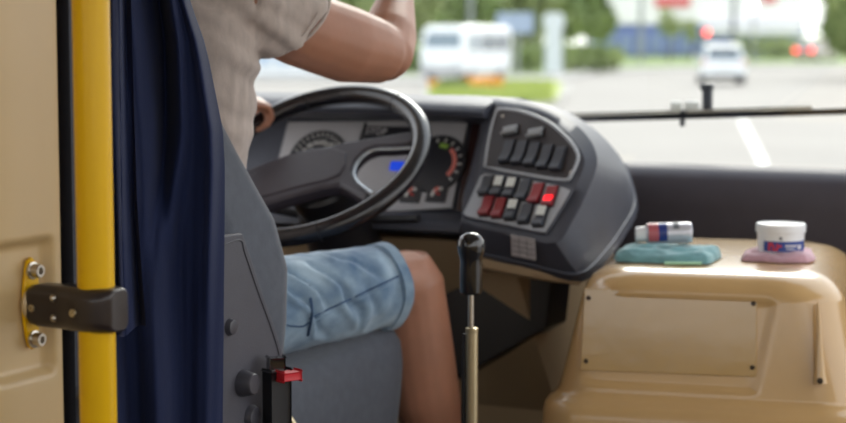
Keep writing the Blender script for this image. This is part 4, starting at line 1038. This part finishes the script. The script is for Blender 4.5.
link('rear_spoiler', box(L(0, -1.72, 1.56), r_, h_, BZ, 1.34, .30, .06, .02), 'carwhite', car)
for s in (-1, 1):
    lq(L, [(s * .70, -2.17, .80), (s * .88, -2.12, .80), (s * .88, -2.09, 1.02), (s * .72, -2.10, 1.02)], 'tail2', 'tail_lamp', car, -h_ * .03)
    lq(L, [(s * .805, -1.5, 1.05), (s * .805, .55, 1.05), (s * .73, .1, 1.46), (s * .73, -1.3, 1.48)], 'carglass', 'side_window', car, r_ * s * .02)
    link('door_mirror', box(L(s * 1.0, .75, 1.06), r_, h_, BZ, .18, .10, .13, .03), 'carwhite', car)
link('bumper', box(L(0, -2.15, .50), r_, h_, BZ, 1.66, .16, .22, .05), 'carwhite', car)
link('bumper_insert', box(L(0, -2.17, .36), r_, h_, BZ, 1.5, .14, .16, .03), 'tyre', car)
link('number_plate', box(L(0, -2.22, .70), r_, h_, BZ, .52, .03, .11, .005), 'white', car)
wheels(car, L, r_, [(-.80, -1.32), (.80, -1.32), (-.80, 1.32), (.80, 1.32)], .34, .22)
# car with lit tail lamps half behind the right hand tree
c2 = G(821, 140); c2.z = ROAD - .05; car2 = empty('car', c2, 'distant pale car with two lit red tail lamps, left of the right-hand tree', 'car')
L2, r2, h2 = local(c2 + Vector((0, 2, 0)), (.8, 1)); car_body(L2, car2, 'orange_car')
lq(L2, [(-.68, -2.015, 1.06), (.68, -2.015, 1.06), (.60, -1.80, 1.40), (-.60, -1.80, 1.40)], 'carglass', 'rear_window', car2, (-h2 * .8 + BZ * .45).normalized() * .02)
for s in (-1, 1): link('tail_lamp', box(L2(s * .64, -2.17, .92), r2, h2, BZ, .34, .08, .26, .03), 'tail', car2)['label'] = 'lit red tail lamp'
wheels(car2, L2, r2, [(-.80, -1.32), (.80, -1.32), (-.80, 1.32), (.80, 1.32)], .34, .22)
# white minibus, three quarter view
by = gy(82); cb0 = Vector(((441 - CX) / FPX * by, by, ROAD - .05))
hd_ = Vector((-.40, -.92, 0)).normalized(); cbus = cb0 - hd_ * 2.9
bus = empty('minibus', cbus, 'white minibus with grey side windows parked beyond the flower bed', 'bus')
L3, r3, h3 = local(cbus, hd_)
HW_ = 1.0
rings = []
for y, z0, z1, w, rr_ in [(-2.9, .45, 2.20, .86, .2), (-2.85, .38, 2.36, .96, .2), (-2.6, .34, 2.42, 1.0, .2), (2.2, .34, 2.42, 1.0, .2), (2.55, .34, 2.32, .99, .2), (2.78, .34, 1.5, .97, .2), (2.9, .38, 1.36, .94, .18), (2.95, .45, 1.2, .86, .15)]:
    hz = (z1 - z0) / 2; rings.append([L3(a, y, z0 + hz + b) for a, b in rrect(w, hz, rr_, 4)])
link('body', loft(rings), 'carwhite', bus, angle=40)
lq(L3, [(-.84, 2.80, 1.44), (.84, 2.80, 1.44), (.78, 2.58, 2.14), (-.78, 2.58, 2.14)], 'busglass', 'windscreen', bus, (h3 * .95 + BZ * .3).normalized() * .02)
for s in (-1, 1):
    for y0, y1 in ((-2.5, -1.3), (-1.2, -.2), (-.1, .9), (1.2, 2.15)):
        lq(L3, [(s * .985, y0, 1.35), (s * .985, y1, 1.35), (s * .985, y1, 2.05), (s * .985, y0, 2.05)], 'busglass' if y0 > 1 else 'carglass', 'side_window', bus, r3 * s * .03)
    link('headlamp', box(L3(s * .66, 2.93, .82), r3, h3, BZ, .30, .08, .2, .04), 'headlamp', bus)
link('bumper', box(L3(0, 2.92, .48), r3, h3, BZ, 1.84, .14, .22, .05), 'hub', bus)
wheels(bus, L3, r3, [(-.88, -1.7), (.88, -1.7), (-.88, 1.75), (.88, 1.75)], .36, .24)

# ================================================================== OUTSIDE: street furniture and buildings
def post(px, d, z1, r, m, name, par): 
    c = G(px, d, .1); return link(name, tube([c, Vector((c.x, c.y, z1))], r, 14), m, par)
def zat(py, d): return P(CX, py, d).z
d_ = 92
py_ = empty('pylon', G(553, d_, .1), 'pale round-topped pylon by the far trees right of the minibus', 'pylon')
c = G(553, d_, .1); zt = zat(13, d_)
link('shaft', loft([[Vector((c.x + x, c.y + y, z)) for x, y in rrect(w, .35, .2, 4)] for z, w in ((c.z + .01, .50), (c.z + .3, .44), (zt - .9, .40), (zt - .75, .46), (zt - .5, .54), (zt - .2, .50), (zt, .30))]), 'pylon', py_, angle=60)
d_ = 88; sg = empty('road_sign', G(517, d_, .1), 'plain grey blue road sign on a pole behind the minibus', 'sign')
link('sign_board', box(P(515, 23, d_), Vector((1, 0, 0)), Vector((0, 1, 0)), BZ, 1.75, .06, .98, .04), 'bluesign', sg)
c = G(517, d_, .1); link('post', tube([c + Vector((0, .1, 0)), Vector((c.x, c.y + .1, zat(14, d_)))], .07, 12), 'polegrey', sg)
bq = empty('shop_building', G(705, 168, 0.08), 'white shop building with a blue ground floor and red signs', 'building')
Db = 168
def fac(px0, px1, py0, py1, m, name, dy=0.0, depth=1.0, par=None):
    a = P(px0, py1, Db); b = P(px1, py0, Db); z0, z1 = min(a.z, b.z), max(a.z, b.z)
    return link(name, box(Vector(((a.x + b.x) / 2, Db + dy + depth / 2, (z0 + z1) / 2)), Vector((1, 0, 0)), Vector((0, 1, 0)), BZ, abs(b.x - a.x), depth, z1 - z0, .02, 1), m, par or bq)
fac(592, 806, -60, 24, 'facade', 'upper_storey', 0, 12)
fac(600, 806, 24, 55.5, 'blueband', 'ground_floor', .6, 11)
for k in range(7): 
    w = fac(606 + 15 * k, 617 + 15 * k, 34, 54, 'shopglass', 'shop_window', .35, .2)
fac(655, 690, -3, 6, 'redsign', 'red_sign', -.3, .25); fac(762, 776, -12, 2, 'redsign', 'red_sign', -.3, .25)
fac(704, 800, 26, 34, 'facade', 'canopy', -1.2, 1.8)
# left white kiosk seen between the driver's arm and chest
kq = empty('kiosk', G(285, 80, .1), 'low white kiosk with pale blue panes beyond the raised arm', 'building')
Db = 86
fac(215, 352, 36, 76, 'kiosk', 'wall', 0, 3, kq)
for a, b in ((258, 270), (276, 292), (300, 312), (322, 336)): fac(a, b, 46, 64, 'kioskblue', 'pane', -.08, .1, kq)
fac(210, 357, 32, 37, 'polegrey', 'roof', -.3, 3.6, kq)
# lamps
d_ = 118; sl = empty('street_lamp', G(752, d_, .1), 'tall street lamp with a glowing white globe at the top of the view', 'street lamp')
c = G(752, d_, .1); link('post', tube([c, Vector((c.x, c.y, zat(12, d_)))], .07, 12), 'polegrey', sl)
link('globe', lathe([(0, -.30), (.2, -.24), (.30, 0), (.2, .24), (0, .30)], P(752, 7, d_), BZ, 20), 'lampglow', sl)
d_ = 112; tl = empty('traffic_light', G(706.5, d_, .1), 'traffic light showing red behind the white car', 'traffic light')
c = G(706.5, d_, .1); link('post', tube([c, Vector((c.x, c.y, zat(44, d_)))], .06, 12), 'poledark', tl)
hb = link('head', box(P(706.5, 37, d_) , Vector((1, 0, 0)), Vector((0, 1, 0)), BZ, .36, .26, 1.0, .05), 'poledark', tl)
link('red_lamp', lathe([(0, 0), (.16, 0), (.15, .05), (0, .07)], P(706.5, 32.5, d_) - Vector((0, .13, 0)), Vector((0, -1, 0)), 20), 'signal', hb)
for px, d, top, nm, lab in ((732, 125, -30, 'utility_pole', 'dark pole rising behind the white car'), (640, 130, -30, 'utility_pole', 'grey pole in front of the left end of the blue shop front'), (470, 105, -40, 'utility_pole', 'tall grey pole among the trees behind the minibus')):
    c = G(px, d, .1); o = link(nm, tube([c, Vector((c.x, c.y, zat(-60, d) + 2))], .16, 12), 'polegrey' if px != 732 else 'poledark'); tag(o, lab, 'pole')

# ================================================================== OUTSIDE: trees
def leaf_cloud(name, blobs, n, size, m, par):
    bm = bmesh.new(); tot = sum(b[1] ** 2 for b in blobs)
    for c, R_, sq in blobs:
        for _ in range(int(n * R_ ** 2 / tot)):
            d = Vector((random.gauss(0, 1), random.gauss(0, 1), random.gauss(0, 1))).normalized(); rr = R_ * (random.random() ** .35)
            p = c + Vector((d.x * rr, d.y * rr, d.z * rr * sq)); s = size * random.uniform(.6, 1.3)
            u = Vector((random.gauss(0, 1), random.gauss(0, 1), random.gauss(0, 1))).normalized(); v = u.cross(Vector((random.gauss(0, 1), random.gauss(0, 1), random.gauss(0, 1)))).normalized()
            bm.faces.new([bm.verts.new(p - u * s), bm.verts.new(p + v * s * .6), bm.verts.new(p + u * s), bm.verts.new(p - v * s * .6)])
    return link(name, bm, m, par, smooth=False)
def tree(px, d, base_py, crown_py, w_px, m, label, trunk_r=.14, n=5200, hang=.0, size=.34):
    c = G(px, d, .1); s = d / FPX; top = zat(crown_py, d); W = w_px * s / 2
    t = empty('tree', c, label, 'tree', 'trees along the far verge')
    z0 = zat(base_py, d)
    link('trunk', tube(smooth_path([c, c + Vector((.1, 0, (z0 - c.z) * .6)), Vector((c.x + .15, c.y, z0 + (top - z0) * .3)), Vector((c.x, c.y, z0 + (top - z0) * .7))], 4), [trunk_r * (1 - k / 16) for k in range(13)], 10), 'bark', t)
    blobs = []; H = top - z0
    for k in range(9):
        a = 2 * math.pi * k / 9 + random.random(); q = random.uniform(.3, .7)
        blobs.append((Vector((c.x + math.cos(a) * W * q, c.y + math.sin(a) * W * q * .8, z0 + H * random.uniform(.2, .8))), W * random.uniform(.42, .6), min(1.0, H / (2 * W)) if W else 1))
    blobs.append((Vector((c.x, c.y, z0 + H * .5)), W * .7, min(1.2, H / (2 * W))))
    leaf_cloud('foliage', blobs, n, size, m, t)
T = [(330, 110, 70, -90, 130, 'leaf', 'tree above the white kiosk, leftmost of the far trees'), (398, 101, 72, -90, 95, 'leaf', 'leafy tree left of the minibus'), (452, 112, 72, -100, 105, 'leaf_d', 'green tree right behind the minibus cab'),
     (508, 120, 70, -90, 96, 'leaf', 'pale tree behind the grey blue road sign'), (550, 130, 68, -90, 90, 'leaf_d', 'darker tree right behind the pale pylon'), (584, 140, 66, -80, 66, 'leaf_d', 'tree at the left end of the white shop building')]
for a in T: tree(*a)
tree(668, 140, 44, 8, 26, 'leaf', 'slim young tree before the blue shop front', .10, 260, size=.25)
tree(690, 142, 46, 14, 18, 'leaf', 'smaller young tree before the blue shop front, left of the white car', .10, 160, size=.25)
tree(858, 88, 70, -80, 112, 'leaf_d', 'large green tree at the right edge of the view', .2, 11000, size=.26)
def hedge(name, px0, px1, d, py_top, m, label, n, cat='hedge'):
    blobs = []; k = max(3, int((px1 - px0) / 10)); h = zat(py_top, d) - (ROAD + .1)
    for i in range(k):
        c = G(px0 + (px1 - px0) * (i + .5) / k, d + random.uniform(-.3, .3), .1 + h * .5); blobs.append((c, max(h * .55, (px1 - px0) / k * d / FPX * .75), h * .5 / max(h * .55, (px1 - px0) / k * d / FPX * .75)))
    o = leaf_cloud(name, blobs, n, .22, m, None); tag(o, label, cat); return o
hedge('hedge', 395, 615, 97, 44, 'leaf_d', 'low green hedge below the trees behind the minibus and pylon', 4200)
hedge('hedge', 735, 830, 150, 36, 'leaf', 'distant grey green hedge right of the traffic light', 1200)
hedge('bush', 442, 464, gy(92), 82, 'leaf_d', 'low round green bush between the orange flowers', 700, 'bush')
